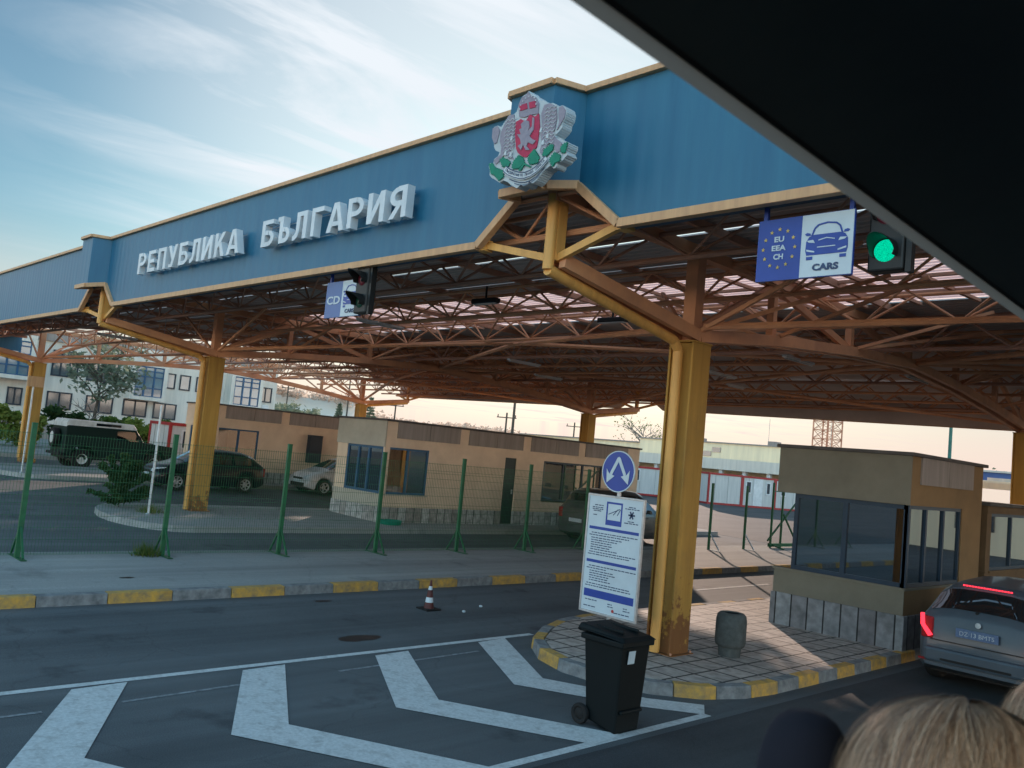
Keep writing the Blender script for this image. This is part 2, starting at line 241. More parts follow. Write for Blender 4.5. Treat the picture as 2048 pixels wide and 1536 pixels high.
# ------------------------------------------------------------------ mesh builder
class MB:
    def __init__(s): s.v = []; s.f = []; s.m = []
    def add(s, vs, fs, mi=0):
        n = len(s.v); s.v += [tuple(map(float, p)) for p in vs]
        for f in fs: s.f.append([n+i for i in f]); s.m.append(mi)
        return s
    def box(s, x0, x1, y0, y1, z0, z1, mi=0):
        if x0 > x1: x0, x1 = x1, x0
        if y0 > y1: y0, y1 = y1, y0
        if z0 > z1: z0, z1 = z1, z0
        return s.add([(x0,y0,z0),(x1,y0,z0),(x1,y1,z0),(x0,y1,z0),(x0,y0,z1),(x1,y0,z1),(x1,y1,z1),(x0,y1,z1)],
              [(3,2,1,0),(4,5,6,7),(0,1,5,4),(1,2,6,5),(2,3,7,6),(3,0,4,7)], mi)
    def beam(s, p, q, w, h=None, mi=0):
        p = Vector(p); q = Vector(q); d = (q-p)
        if d.length < 1e-6: return s
        d.normalize(); h = h or w
        up = Vector((0,0,1)) if abs(d.z) < .95 else Vector((0,1,0))
        a = d.cross(up).normalized()*w/2; b = a.cross(d).normalized()*h/2
        vs = [p-a-b, p+a-b, p+a+b, p-a+b, q-a-b, q+a-b, q+a+b, q-a+b]
        return s.add(vs, [(0,1,2,3),(7,6,5,4),(0,4,5,1),(1,5,6,2),(2,6,7,3),(3,7,4,0)], mi)
    def tube(s, p, q, r, r2=None, n=8, mi=0, cap=True):
        p = Vector(p); q = Vector(q); d = (q-p).normalized(); r2 = r if r2 is None else r2
        up = Vector((0,0,1)) if abs(d.z) < .95 else Vector((0,1,0))
        a = d.cross(up).normalized(); b = a.cross(d)
        vs = [p+(a*math.cos(2*PI*i/n)+b*math.sin(2*PI*i/n))*r for i in range(n)]+[q+(a*math.cos(2*PI*i/n)+b*math.sin(2*PI*i/n))*r2 for i in range(n)]
        fs = [(i,(i+1)%n,n+(i+1)%n,n+i) for i in range(n)]
        if cap: fs += [tuple(range(n-1,-1,-1)), tuple(range(n,2*n))]
        return s.add(vs, fs, mi)
    def path(s, pts, r, n=8, mi=0):
        for a, b in zip(pts, pts[1:]): s.tube(a, b, r, r, n, mi)
        return s
    def lathe(s, prof, c=(0,0,0), axis='z', n=24, mi=0):
        vs = []; k = len(prof)
        for i in range(n):
            a = 2*PI*i/n
            for r, h in prof:
                x, y = r*math.cos(a), r*math.sin(a)
                p = (x,y,h) if axis == 'z' else ((h,x,y) if axis == 'x' else (x,h,y))
                vs.append((p[0]+c[0], p[1]+c[1], p[2]+c[2]))
        fs = [(i*k+j, ((i+1)%n)*k+j, ((i+1)%n)*k+j+1, i*k+j+1) for i in range(n) for j in range(k-1)]
        return s.add(vs, fs, mi)
    def poly(s, pts, mi=0): return s.add(pts, [tuple(range(len(pts)))], mi)
    def prismY(s, xz, y0, y1, mi=0):
        """polygon in the XZ plane extruded from y0 (front) to y1"""
        n = len(xz); vs = [(x,y0,z) for x,z in xz]+[(x,y1,z) for x,z in xz]
        return s.add(vs, [tuple(range(n)), tuple(range(2*n-1,n-1,-1))]+[(i,n+i,n+(i+1)%n,(i+1)%n) for i in range(n)], mi)
    def prismX(s, yz, x0, x1, mi=0):
        n = len(yz); vs = [(x0,y,z) for y,z in yz]+[(x1,y,z) for y,z in yz]
        return s.add(vs, [tuple(range(n)), tuple(range(2*n-1,n-1,-1))]+[(i,n+i,n+(i+1)%n,(i+1)%n) for i in range(n)], mi)
    def sheet(s, xy, zf, mi=0):
        return s.add([(x,y,zf(x,y) if callable(zf) else zf) for x,y in xy], [tuple(range(len(xy)))], mi)
    def slab(s, xy, z0, z1, mi=0, mside=None):
        n = len(xy); vs = [(x,y,z0) for x,y in xy]+[(x,y,z1) for x,y in xy]
        s.add(vs, [tuple(range(n,2*n))], mi); s.add(vs, [(i,(i+1)%n,n+(i+1)%n,n+i) for i in range(n)], mi if mside is None else mside); return s
    def leaves(s, c, rad, n, size, mi=0, droop=.3):
        for _ in range(n):
            while True:
                p = Vector((random.uniform(-1,1), random.uniform(-1,1), random.uniform(-1,1)))
                if p.length <= 1: break
            p = p*(.55+.45*random.random())
            q = Vector((c[0]+p.x*rad[0], c[1]+p.y*rad[1], c[2]+p.z*rad[2]))
            a = Vector((random.uniform(-1,1), random.uniform(-1,1), random.uniform(-.6,.6))).normalized()
            b = a.cross(Vector((random.uniform(-1,1), random.uniform(-1,1), random.uniform(-1,1)))).normalized()
            z = size*random.uniform(.5,1.3); a = a*z; b = b*z*.5
            s.add([q-a, q+b, q+a-Vector((0,0,droop*z)), q-b], [(0,1,2,3)], mi)
        return s
    def build(s, name, mats, parent=None, smooth=False, bevel=0.0, angle=35, local=False):
        if not isinstance(mats, (list, tuple)): mats = [mats]
        o0 = Vector((0,0,0))
        if parent is not None and not local: o0 = OFF.get(parent.name, Vector((0,0,0)))
        me = bpy.data.meshes.new(name)
        me.from_pydata([tuple(Vector(p)-o0) for p in s.v], [], s.f)
        for m in mats: me.materials.append(m)
        if len(mats) > 1: me.polygons.foreach_set('material_index', s.m)
        me.update()
        o = bpy.data.objects.new(name, me); COL.objects.link(o)
        if parent is not None: o.parent = parent; OFF[o.name] = o0
        if smooth:
            me.polygons.foreach_set('use_smooth', [True]*len(me.polygons)); me.set_sharp_from_angle(angle=math.radians(angle))
        if bevel:
            b = o.modifiers.new('b', 'BEVEL'); b.width = bevel; b.segments = 2; b.limit_method = 'ANGLE'; b.angle_limit = math.radians(40)
        return o
def tag(o, label=None, cat=None, group=None, kind=None):
    if label: o['label'] = label
    if cat: o['category'] = cat
    if group: o['group'] = group
    if kind: o['kind'] = kind
    return o
def thing(name, loc, label, cat, group=None, rotz=0):
    o = bpy.data.objects.new(name, None); COL.objects.link(o); o.location = loc; o.rotation_euler = (0,0,rotz)
    OFF[o.name] = Vector(loc); o.empty_display_size = .2
    return tag(o, label, cat, group)
def copy_tree(o, parent=None, loc=None, rotz=None, label=None):
    c = o.copy(); COL.objects.link(c)
    if parent is not None: c.parent = parent
    if loc is not None: c.location = loc; OFF[c.name] = Vector(loc)
    if rotz is not None: c.rotation_euler = (0,0,rotz)
    if label: c['label'] = label
    for ch in [x for x in bpy.data.objects if x.parent == o]: copy_tree(ch, c)
    return c
def gz(x, y=0): return .018*max(0.0, min(-x-10.0, 50.0))

def text_polys(body, size, extrude=0.0, offset=0.0, spacing=1.0):
    cu = bpy.data.curves.new('t', 'FONT'); cu.body = body; cu.size = size; cu.extrude = extrude; cu.offset = offset; cu.space_character = spacing; cu.resolution_u = 3
    ob = bpy.data.objects.new('t', cu); COL.objects.link(ob)
    dg = bpy.context.evaluated_depsgraph_get(); dg.update()
    me = bpy.data.meshes.new_from_object(ob.evaluated_get(dg))
    vs = [v.co.copy() for v in me.vertices]; fs = [tuple(p.vertices) for p in me.polygons]
    bpy.data.objects.remove(ob); bpy.data.curves.remove(cu); bpy.data.meshes.remove(me)
    return vs, fs
def text_on(mb, body, x, z, y, h, extrude=.002, offset=0.0, center=True, sx=1.0, mi=0, fit=None, rot=0.0):
    """upright lettering in the XZ plane facing -Y; h = cap height"""
    vs, fs = text_polys(body, h/.727, extrude, offset)
    if not vs: return
    x0 = min(v.x for v in vs); x1 = max(v.x for v in vs)
    if fit: sx = fit/(x1-x0)
    cx = (x0+x1)/2 if center else x0
    out = []
    for v in vs:
        u, w = (v.x-cx)*sx, v.y
        out.append((x+u*math.cos(rot)-w*math.sin(rot), y-v.z, z+u*math.sin(rot)+w*math.cos(rot)))
    mb.add(out, fs, mi)
SUNE = 5.0; SKYS = .1; CROT = -28
SKYT = (.54,.88,1.02); SKYADD = (.35,.35,.35); CLOUDC = (8.6,9.2,9.8); GLOWA = .68
GLOWDIR = (-.655,.655,.37); HZC = (9.6,7.5,6.8); HZA = .97
BACKG = (4.9,4.95,4.4)
# ------------------------------------------------------------------ ground, road, kerbs
def ground_strip(mb, x0, x1, y0, y1, dz=0.0):
    xs = sorted(set([x0, x1]+[x for x in (-60.0, -10.0) if x0 < x < x1]))
    for a, b in zip(xs, xs[1:]):
        mb.add([(a,y0,gz(a)+dz),(b,y0,gz(b)+dz),(b,y1,gz(b)+dz),(a,y1,gz(a)+dz)], [(0,1,2,3)])
g = MB(); ground_strip(g, -900, 500, -300, 1200); tag(g.build('ground', M['asphalt']), kind='structure')
g = MB(); ground_strip(g, -75, 60, 31.5, 62, .006); ground_strip(g, -58, -26.2, 17.5, 31.45, .006)
tag(g.build('yard', M['road_far']), kind='structure')
g = MB(); ground_strip(g, -400, 120, 62.1, 900, .01); ground_strip(g, -400, -58.5, -60, 62, .01)
tag(g.build('dry_grass_field', mat('dry grass ground', (.17,.15,.09), (.12,.12,.07), rough=1, scale=.5, bump=.5, bscale=8)), kind='structure')

def kerb_run(name, pts, h, w=.18, step=.93, start=0.0, dz=0.0, mats=('kerb_y','kerb_g'), closed=False):
    """kerb stones in alternating colours along a polyline; the outer face lies on the line, the stone to its left"""
    mb = MB(); P = [Vector((x,y,0)) for x,y in pts]
    if closed: P.append(P[0])
    k = 0; carry = start
    for a, b in zip(P, P[1:]):
        d = b-a; Ln = d.length; d.normalize(); nrm = Vector((-d.y, d.x, 0)); t = 0.0
        while t < Ln-1e-4:
            seg = min(step-carry, Ln-t); p = a+d*t; q = a+d*(t+seg-(.008 if carry+seg >= step-1e-4 else 0))
            h2 = h+random.uniform(-.004,.004); o = random.uniform(0,.008)
            v = []
            for e, z in ((p,0),(q,0),(q+nrm*w,0),(p+nrm*w,0)):
                v.append((e.x+nrm.x*o, e.y+nrm.y*o, gz(e.x)+dz-.02))
            for e in (p+nrm*.015,q+nrm*.015,q+nrm*w,p+nrm*w):
                v.append((e.x+nrm.x*o, e.y+nrm.y*o, gz(e.x)+dz+h2))
            mb.add(v, [(4,5,6,7),(0,1,5,4),(1,2,6,5),(2,3,7,6),(3,0,4,7)], k % 2)
            t += seg; carry += seg
            if carry >= step-1e-4: carry = 0.0; k += 1
    return tag(mb.build(name, [M[mats[0]], M[mats[1]]], bevel=.012), kind='structure')

# strip of pavement on the far side of the road that carries the fence
g = MB()
for a, b in ((-16.35,-12.92),):
    g.add([(a,-40,gz(a)+.135),(b,-40,gz(b)+.135),(b,31,gz(b)+.135),(a,31,gz(a)+.135),(a,-40,gz(a)-.02),(a,31,gz(a)-.02),(b,31,gz(b)-.02)], [(0,1,2,3),(4,0,3,5),(5,3,2,6)])
tag(g.build('pavement', M['pave']), kind='structure')
g = MB(); g.add([(-5.3,-40,.003),(1.9,-40,.003),(1.9,60,.003),(-5.3,60,.003)], [(0,1,2,3)]); tag(g.build('lane_shade_sheet', asphalt_mat('shade-darkened asphalt', (.045,.048,.052), (.06,.064,.066), (.02,.02,.02), .4)), kind='structure')  # dark sheet over the lane; shade and reflections put into its colour
kerb_run('kerb', [(-12.75,-39.91),(-12.75,31)], .15, start=0.0)
# traffic island on the right (booth, column, signs)
isl = [(-5.55,30)]
isl += [(-5.55,10.4),(-5.62,9.75),(-5.85,9.2),(-6.3,8.75),(-6.9,8.5),(-7.5,8.48),(-8.1,8.68),(-8.65,9.1),(-9.1,9.75),(-9.45,10.5),(-9.62,11.3),(-9.65,12.5),(-9.65,30)]
kerb_run('kerb', list(reversed(isl)), .15, step=.55, w=.17, start=.2)
inner = [(x+(.15 if x < -7.5 else -.15), y+(.12 if y < 10 else 0)) for x, y in isl]
g = MB(); g.slab(list(reversed(inner)), 0.0, .147); tag(g.build('island_paving', M['tiles']), kind='structure')
# islands under the left booths
def island(pts, h=.15, mat_='pave', name='island'):
    g = MB(); n = len(pts)
    vs = [(x,y,gz(x)-.02) for x,y in pts]+[(x,y,gz(x)+h) for x,y in pts]
    g.add(vs, [tuple(range(n,2*n))]+[(i,(i+1)%n,n+(i+1)%n,n+i) for i in range(n)])
    tag(g.build(name, M[mat_]), kind='structure')
def nose(xa, xb, y0, y1, r, n=9):
    pts = [(xb,y1),(xa,y1),(xa,y0+r)]
    xc, rx = (xa+xb)/2, (xb-xa)/2
    for i in range(1, n): a = PI+PI*i/n; pts.append((xc+rx*math.cos(a), y0+r+r*math.sin(a)))
    pts.append((xb,y0+r)); return pts
island(nose(-24.0,-19.6,7.7,31,1.3), name='booth_island')
island(nose(-35.7,-31.3,7.9,31,1.3), name='back_island')
island([(-64,11.3),(-41.0,9.2),(-40.2,13.2),(-40.6,31),(-64,31)], .16, name='verge')

# painted markings
g = MB(); z = .004
def mk(pts): g.sheet(pts, lambda x,y: gz(x)+z)
def stripe(p, q, w):
    p = Vector(p); q = Vector(q); d = (q-p).normalized(); n = Vector((-d.y,d.x))*w/2
    mk([tuple(p-n), tuple(q-n), tuple(q+n), tuple(p+n)])
stripe((-9.0,-14),(-9.27,9.75),.11); stripe((-5.38,-14),(-5.46,8.7),.11)
for k in range(-6, 4):
    y = 1.8*k
    g.sheet([(-9.06,4.92+y),(-9.1,5.47+y),(-7.22,4.45+y),(-5.45,5.42+y),(-5.43,4.90+y),(-7.2,3.87+y)], z+.004) if k < 2 else None
g.sheet([(-9.14,8.54),(-9.2,9.12),(-7.36,8.01),(-6.2,8.56),(-5.7,9.0),(-5.47,8.66),(-6.0,8.22),(-6.57,7.88),(-7.31,7.47)], z+.004)
stripe((-9.82,11.4),(-9.82,30),.10)
for y in (5.0,): pass
for y in (17.0,23.0): stripe((-11.22,y),(-11.30,y+3.4),.11)
g.sheet([(-11.05,20.2),(-11.55,20.2),(-11.3,21.3)], z)
stripe((-18.6,33),(-18.6,60),.15); stripe((-25,33),(-25,60),.15)
tag(g.build('road_markings', M['paint_white']), kind='structure')
g = MB(); stripe((-8.5,3.4),(-8.6,5.0),.05); stripe((-8.62,5.9),(-8.75,8.2),.05); stripe((-8.5,1.5),(-8.5,2.7),.05)
tag(g.build('faded_markings', M['paint_thin']), kind='structure')
# drain cover / patches
g = MB()
def blob(cx, cy, rx, ry, dz=.003, n=14):
    g.sheet([(cx+rx*math.cos(2*PI*i/n)*random.uniform(.75,1.15), cy+ry*math.sin(2*PI*i/n)*random.uniform(.75,1.15)) for i in range(n)], lambda x,y: gz(x)+dz)
blob(-9.95,7.05,.17,.36); blob(-13.9,5.4,.06,.12,.139); blob(-12.2,7.9,.07,.16)
tag(g.build('tar_patches', mat('tar patch', (.012,.013,.014), rough=.5)), kind='structure')

# ------------------------------------------------------------------ the canopy
XC = [-38.6, -22.7, -7.26, 8.3]
YC1, YC2, YF, YB = 10.4, 26.0, 7.22, 29.3
can = thing('border_canopy', (0,YC1,0), 'long blue fronted border canopy on yellow columns with exposed orange roof trusses', 'canopy')
NODES = [7.45, 10.4, 12.6, 15.4, 18.1, 20.8, 23.5, 26.0, 29.0]
ZL = [5.06, 4.62, 4.90, 5.14, 5.28, 5.14, 4.90, 4.62, 5.02]
def zl(y):
    for (a,za),(b,zb) in zip(zip(NODES,ZL), zip(NODES[1:],ZL[1:])):
        if a <= y <= b: return za+(zb-za)*(y-a)/(b-a)
    return ZL[0]
ZU = 5.86
COLZ = 4.50
for xi, X in enumerate(XC):
    for yc in (YC1, YC2):
        base = gz(X)+.14
        c = MB(); w = .19
        c.box(X-w, X+w, yc-w+.02, yc+w, base-.15, COLZ)
        for sx in (-1, 1):
            c.box(X+sx*(w+.0)-.018, X+sx*(w+.0)+.018, yc-w-.03, yc+w+.03, base-.15, COLZ+.002)
        c.box(X-w-.03, X+w+.03, yc-w-.045, yc+w+.045, COLZ, COLZ+.03)
        c.box(X-w-.08, X+w+.08, yc-w-.08, yc+w+.08, base-.15, base+.018)
        co = c.build('column', M['col'], can, bevel=.006)
        bl_ = MB(); [bl_.lathe([(0,0),(.016,0),(.016,.03),(0,.035)], (X+a_*.235,yc+b__*.235,base+.016), 'z', 6) for a_ in (-1,1) for b__ in (-1,1)]; bl_.build('anchor_bolts', M['steel_dark'], co)
        t = MB(); t.beam((X,yc,COLZ), (X,yc,ZU), .20, .20); t.build('post_head', M['steel'], co)
        p = MB()
        e = -1 if yc == YC1 else 1
        fy = YF+.12 if e < 0 else YB-.3
        p.path([(X,yc+e*.29,base+.03),(X,yc+e*.29,COLZ-.12),(X,yc+e*.42,COLZ+.0),(X,fy,zl(fy)-.12 if e<0 else 4.9),(X,fy,5.86)], .072, 12)
        p.build('drain_pipe', M['pipe'], co, smooth=True)
    # lengthwise truss over this line of columns
    tr = MB()
    for k in range(len(NODES)-1):
        a, b = NODES[k], NODES[k+1]
        tr.beam((X+.13,a,ZL[k]), (X+.13,b,ZL[k+1]), .10, .17); tr.beam((X-.13,a,ZL[k]), (X-.13,b,ZL[k+1]), .10, .17)
    to = tr.build('roof_truss', M['steel'], can)
    uc = MB(); uc.beam((X,7.3,ZU), (X,29.2,ZU), .16, .16); uc.build('upper_chord', M['steel'], to)
    for k, y in enumerate(NODES):
        if y in (10.4, 26.0): continue
        s_ = MB(); s_.beam((X,y,ZL[k]), (X,y,ZU), .12 if k else .15, .12 if k else .15); s_.build('strut', M['steel'] if k not in (0,8) else M['pipe'], to)
    dg_ = MB()
    for k in range(len(NODES)-1):
        a, b = NODES[k], NODES[k+1]
        if k in (0, 7): continue
        if k < 4: dg_.beam((X,a,ZU-.05) if k != 1 else (X,a,ZL[k]+.05), (X,b,ZL[k+1]+.05) if k != 1 else (X,b,ZU-.05), .08, .12)
        else: dg_.beam((X,b,ZU-.05) if k != 6 else (X,b,ZL[k+1]+.05), (X,a,ZL[k]+.05) if k != 6 else (X,a,ZU-.05), .08, .12)
    dg_.build('diagonal', M['steel'], to)
    for k in (0, 8):
        for sx in (-1, 1):
            br = MB(); br.beam((X+sx*.06,NODES[k],ZL[k]+.04), (X+sx*1.17,YF+.1 if k == 0 else YB-.1,5.36), .075, .09)
            br.box(X+sx*1.17-.07, X+sx*1.17+.07, (YF if k == 0 else YB-.2)+.02, (YF if k == 0 else YB-.2)+.18, 5.27, 5.42)
            br.build('brace', M['pipe'], to)
    for k in (1,2,3,4,5,6,7):
        y = NODES[k]
        for sx in (-1, 1):
            fan = MB()
            fan.beam((X+sx*.1,y,ZL[k]+.05), (X+sx*2.4,y+.1,ZU-.08), .055)
            if k in (1,7,3,5): fan.beam((X+sx*.1,y,ZL[k]+.05), (X+sx*2.0,y+(1.9 if k < 4 else -1.9),ZU-.1), .06)
            fan.build('fan_strut', M['steel'], to)
# crosswise lattice joists
XL, XR = -46.0, 11.0
XJ = -39.7
for ji, (y, zb_) in enumerate([(7.62,5.45),(9.1,5.42),(11.5,5.40),(13.9,5.34),(16.4,5.32),(18.1,5.32),(19.6,5.32),(21.6,5.32),(23.9,5.32),(26.0,5.30),(28.0,5.30),(29.0,5.30)]):
    j = MB(); x0_ = XL if y < 11.4 else XJ; step = 1.55; n = int((XR-x0_)/step)
    j.tube((x0_,y,zb_), (XR,y,zb_), .042, n=6); j.tube((x0_,y-.28,ZU), (XR,y-.28,ZU), .034, n=6); j.tube((x0_,y+.28,ZU), (XR,y+.28,ZU), .034, n=6)
    for k in range(n):
        x = x0_+k*step
        for sgn in (-1, 1):
            j.tube((x,y+sgn*.28,ZU), (x+step/2,y,zb_), .022, n=5, cap=False); j.tube((x+step/2,y,zb_), (x+step,y+sgn*.28,ZU), .022, n=5, cap=False)
    j.build('lattice_joist', M['steel_dark' if ji % 3 == 1 else 'steel'], can)
pl = MB()
for k in range(23):
    x = XL+1.2+k*2.55
    pl.beam((x,7.35,5.93), (x,29.2 if x > XJ else 11.4,5.93), .07, .11)
pl.build('purlin', M['steel_dark'], can)
sl_ = MB(); x = -22.4
while x < XR: sl_.beam((x,12.2,5.96), (x+.25,15.35,5.96), .07, .05); x += .95
for yy in (13.3,14.4): sl_.beam((-22.6,yy,5.955), (XR,yy,5.955), .06, .05)
sl_.build('skylight_bars', M['steel_dark'], can)
xb = MB()
for k in range(len(XC)-1):
    a, b = XC[k]+.2, XC[k+1]-.2; mid = (a+b)/2
    for (y0, y1) in ((10.4,18.1),(18.1,26.0)):
        xb.tube((a,y0,4.75 if y0 != 18.1 else 5.3), (mid,(y0+y1)/2,5.33), .05, n=6); xb.tube((mid,(y0+y1)/2,5.33), (b,y1,4.75 if y1 == 26.0 else 5.3), .05, n=6)
        xb.tube((b,y0,4.75 if y0 != 18.1 else 5.3), (mid,(y0+y1)/2,5.30), .05, n=6); xb.tube((mid,(y0+y1)/2,5.30), (a,y1,4.75 if y1 == 26.0 else 5.3), .05, n=6)
xb.build('cross_brace', M['steel'], can)

# corrugated deck with a round opening over the left bay and a skylight band
HX, HY, HR = -38.3, 17.4, 7.4; XR2 = -39.7
def intervals(y):
    iv = [(XL if y < 11.4 else XR2, XR)]
    def cut(iv, a, b):
        out = []
        for p, q in iv:
            if b <= p or a >= q: out.append((p,q)); continue
            if p < a: out.append((p,a))
            if b < q: out.append((b,q))
        return out
    if abs(y-HY) < HR:
        h = math.sqrt(HR*HR-(y-HY)**2); iv = cut(iv, HX-h, HX+h)
    return iv
dk = MB(); sk = MB(); pitch = .17; y = 7.3
SKY0, SKY1 = 12.3, 15.25
def zd(x, y): return 6.0+max(0, (y-18))*-.004*(x+30)*.45
prof = [(0,0),(.30,0),(.42,.045),(.88,.045),(1.0,0)]
while y < YB:
    inband = SKY0 < y < SKY1
    for (p0,h0),(p1,h1) in zip(prof, prof[1:]):
        ya, yb = y+p0*pitch, y+p1*pitch
        for (a, b), (a2, b2) in zip(intervals(ya), intervals(yb)):
            segs = [(a,b,a2,b2,0)]
            if inband:
                lim = -22.7
                segs = []
                if a < lim < b: segs.append((a,lim,a2,lim,0)); segs.append((lim,b,lim,b2,1))
                else: segs.append((a,b,a2,b2,1 if a >= lim else 0))
            for (sa,sb,sa2,sb2,t) in segs:
                xs0 = [sa+(sb-sa)*i/4 for i in range(5)]; xs1 = [sa2+(sb2-sa2)*i/4 for i in range(5)]
                for i in range(4):
                    (sk if t else dk).add([(xs0[i],ya,zd(xs0[i],ya)+h0),(xs0[i+1],ya,zd(xs0[i+1],ya)+h0),(xs1[i+1],yb,zd(xs1[i+1],yb)+h1),(xs1[i],yb,zd(xs1[i],yb)+h1)], [(0,1,2,3)])
    y += pitch
    if abs(y-15.35) < pitch/2: y += .05
dk.build('roof_deck', M['deck'], can)
m_, nt_ = new_mat('skylight sheet'); o_ = N(nt_,'ShaderNodeOutputMaterial'); t1_ = N(nt_,'ShaderNodeBsdfTranslucent'); t1_.inputs[0].default_value = (.97,.76,.71,1); t2_ = N(nt_,'ShaderNodeBsdfTransparent'); t2_.inputs[0].default_value = (.90,.82,.81,1)
x_ = N(nt_,'ShaderNodeMixShader'); x_.inputs[0].default_value = .26; nt_.links.new(t1_.outputs[0], x_.inputs[1]); nt_.links.new(t2_.outputs[0], x_.inputs[2]); nt_.links.new(x_.outputs[0], o_.inputs[0])
sk.build('skylight', m_, can)
rg = MB()
n = 26
for i in range(n):
    a, b = -1.76+3.52*i/n, -1.76+3.52*(i+1)/n
    rg.beam((HX+HR*math.cos(a),HY+HR*math.sin(a),5.93), (HX+HR*math.cos(b),HY+HR*math.sin(b),5.93), .12, .16)
rg.build('ring_beam', M['steel_dark'], can)

# fascia with pointed bays and raised notches
def fascia(front):
    f = MB(); tr = MB(); s = 1 if front else -1
    y0 = YF if front else YB; T, B = 7.02, 5.30
    if not front: T, B = 6.9, 5.28
    NZ = 5.84 if front else 5.5
    def Y(d): return y0+s*d        # d>0 goes inward
    edges = ([XL] if front else [-39.7])+[X for X in XC if front or X > -38]+[XR]
    xcs = [X for X in XC if front or X > -38]
    def trimline(pts, dy, h, dz):
        for (x1,z1,d1),(x2,z2,d2) in zip(pts, pts[1:]):
            tr.beam((x1,Y(d1+dy),z1+dz), (x2,Y(d2+dy),z2+dz), .10, h)
    def zb_(x): return B if front else B-.03*max(0, x+35)*.55
    for i in range(len(edges)-1):
        a, b = edges[i], edges[i+1]
        la = a if i == 0 else a+.5; rb = b if i == len(edges)-2 else b-.5
        poly = [(la,T),(rb,T)]
        bot = []
        if i == len(edges)-2: bot += [(rb,zb_(rb))]
        else: bot += [(rb,NZ),(b-1.17,zb_(b-1.17))]
        if i == 0: bot += [(la,zb_(la))]
        else: bot += [(a+1.17,zb_(a+1.17)),(la,NZ)]
        f.prismY(poly+bot, Y(0), Y(.05))
        trimline([(la-.0,T,-.02),(rb+.0,T,-.02)], 0, .07, -.02)
        bl = [(x,z,-.02) for x,z in bot]
        trimline(bl, 0, .10, .02)
    for X in xcs:
        q = .40
        P = [(X-.5,0),(X-.36,-q),(X+.36,-q),(X+.5,0)]
        Z = [5.84,5.75,5.75,5.84] if front else [5.5,5.45,5.45,5.5]
        for k in range(3):
            (x1,d1),(x2,d2) = P[k], P[k+1]
            f.add([(x1,Y(d1),Z[k]),(x2,Y(d2),Z[k+1]),(x2,Y(d2),T),(x1,Y(d1),T)], [(0,1,2,3)])
            f.add([(x1*.97+X*.03,Y(d1+.03),Z[k]),(x2*.97+X*.03,Y(d2+.03),Z[k+1]),(x2*.97+X*.03,Y(d2+.03),T),(x1*.97+X*.03,Y(d1+.03),T)], [(3,2,1,0)])
            tr.beam((x1,Y(d1-.02),T-.02), (x2,Y(d2-.02),T-.02), .10, .07)
            tr.beam((x1,Y(d1-.02),Z[k]+.02), (x2,Y(d2-.02),Z[k+1]+.02), .10, .10)
        f.add([(X-.5,Y(0),T-.03),(X-.36,Y(-q),T-.03),(X+.36,Y(-q),T-.03),(X+.5,Y(0),T-.03)], [(0,1,2,3)])
    jt = MB(); x = edges[0]+.6
    while x < XR:
        if min(abs(x-X) for X in XC) > 1.25: jt.box(x-.004, x+.004, Y(-.003), Y(.0), B+.1 if front else B-.03*max(0,x+35)*.55+.1, T-.07)
        x += 1.05
    fo = f.build('fascia', M['fascia'] if front else M['deck'], can);
    tr_ = None; tr.build('fascia_trim', M['trim'], fo, bevel=.006)
    bk = MB()
    bk.box(edges[0], XR, min(Y(.06),Y(.12)), max(Y(.06),Y(.12)), 5.95, 6.9)
    for i in range(len(edges)-1):
        a, b = edges[i]+(1.2 if i else 0), edges[i+1]-(1.2 if i < len(edges)-2 else 0)
        if front: bk.box(a, b, Y(.06), Y(.22), 5.31, 5.34); bk.box(a, b, Y(.16), Y(.2), 5.34, 5.55)
    bk.build('fascia_back', M['fascia_dark'] if front else M['deck'], fo)
fascia(True); fascia(False)
sd = MB()
sd.box(XL-.06, XL, YF, 11.5, 5.3, 6.95); sd.build('side_fascia', M['fascia'], can); sd = MB(); sd.box(XR, XR+.06, YF, YB, 5.0, 6.95); sd.build('side_fascia', M['fascia'], can)

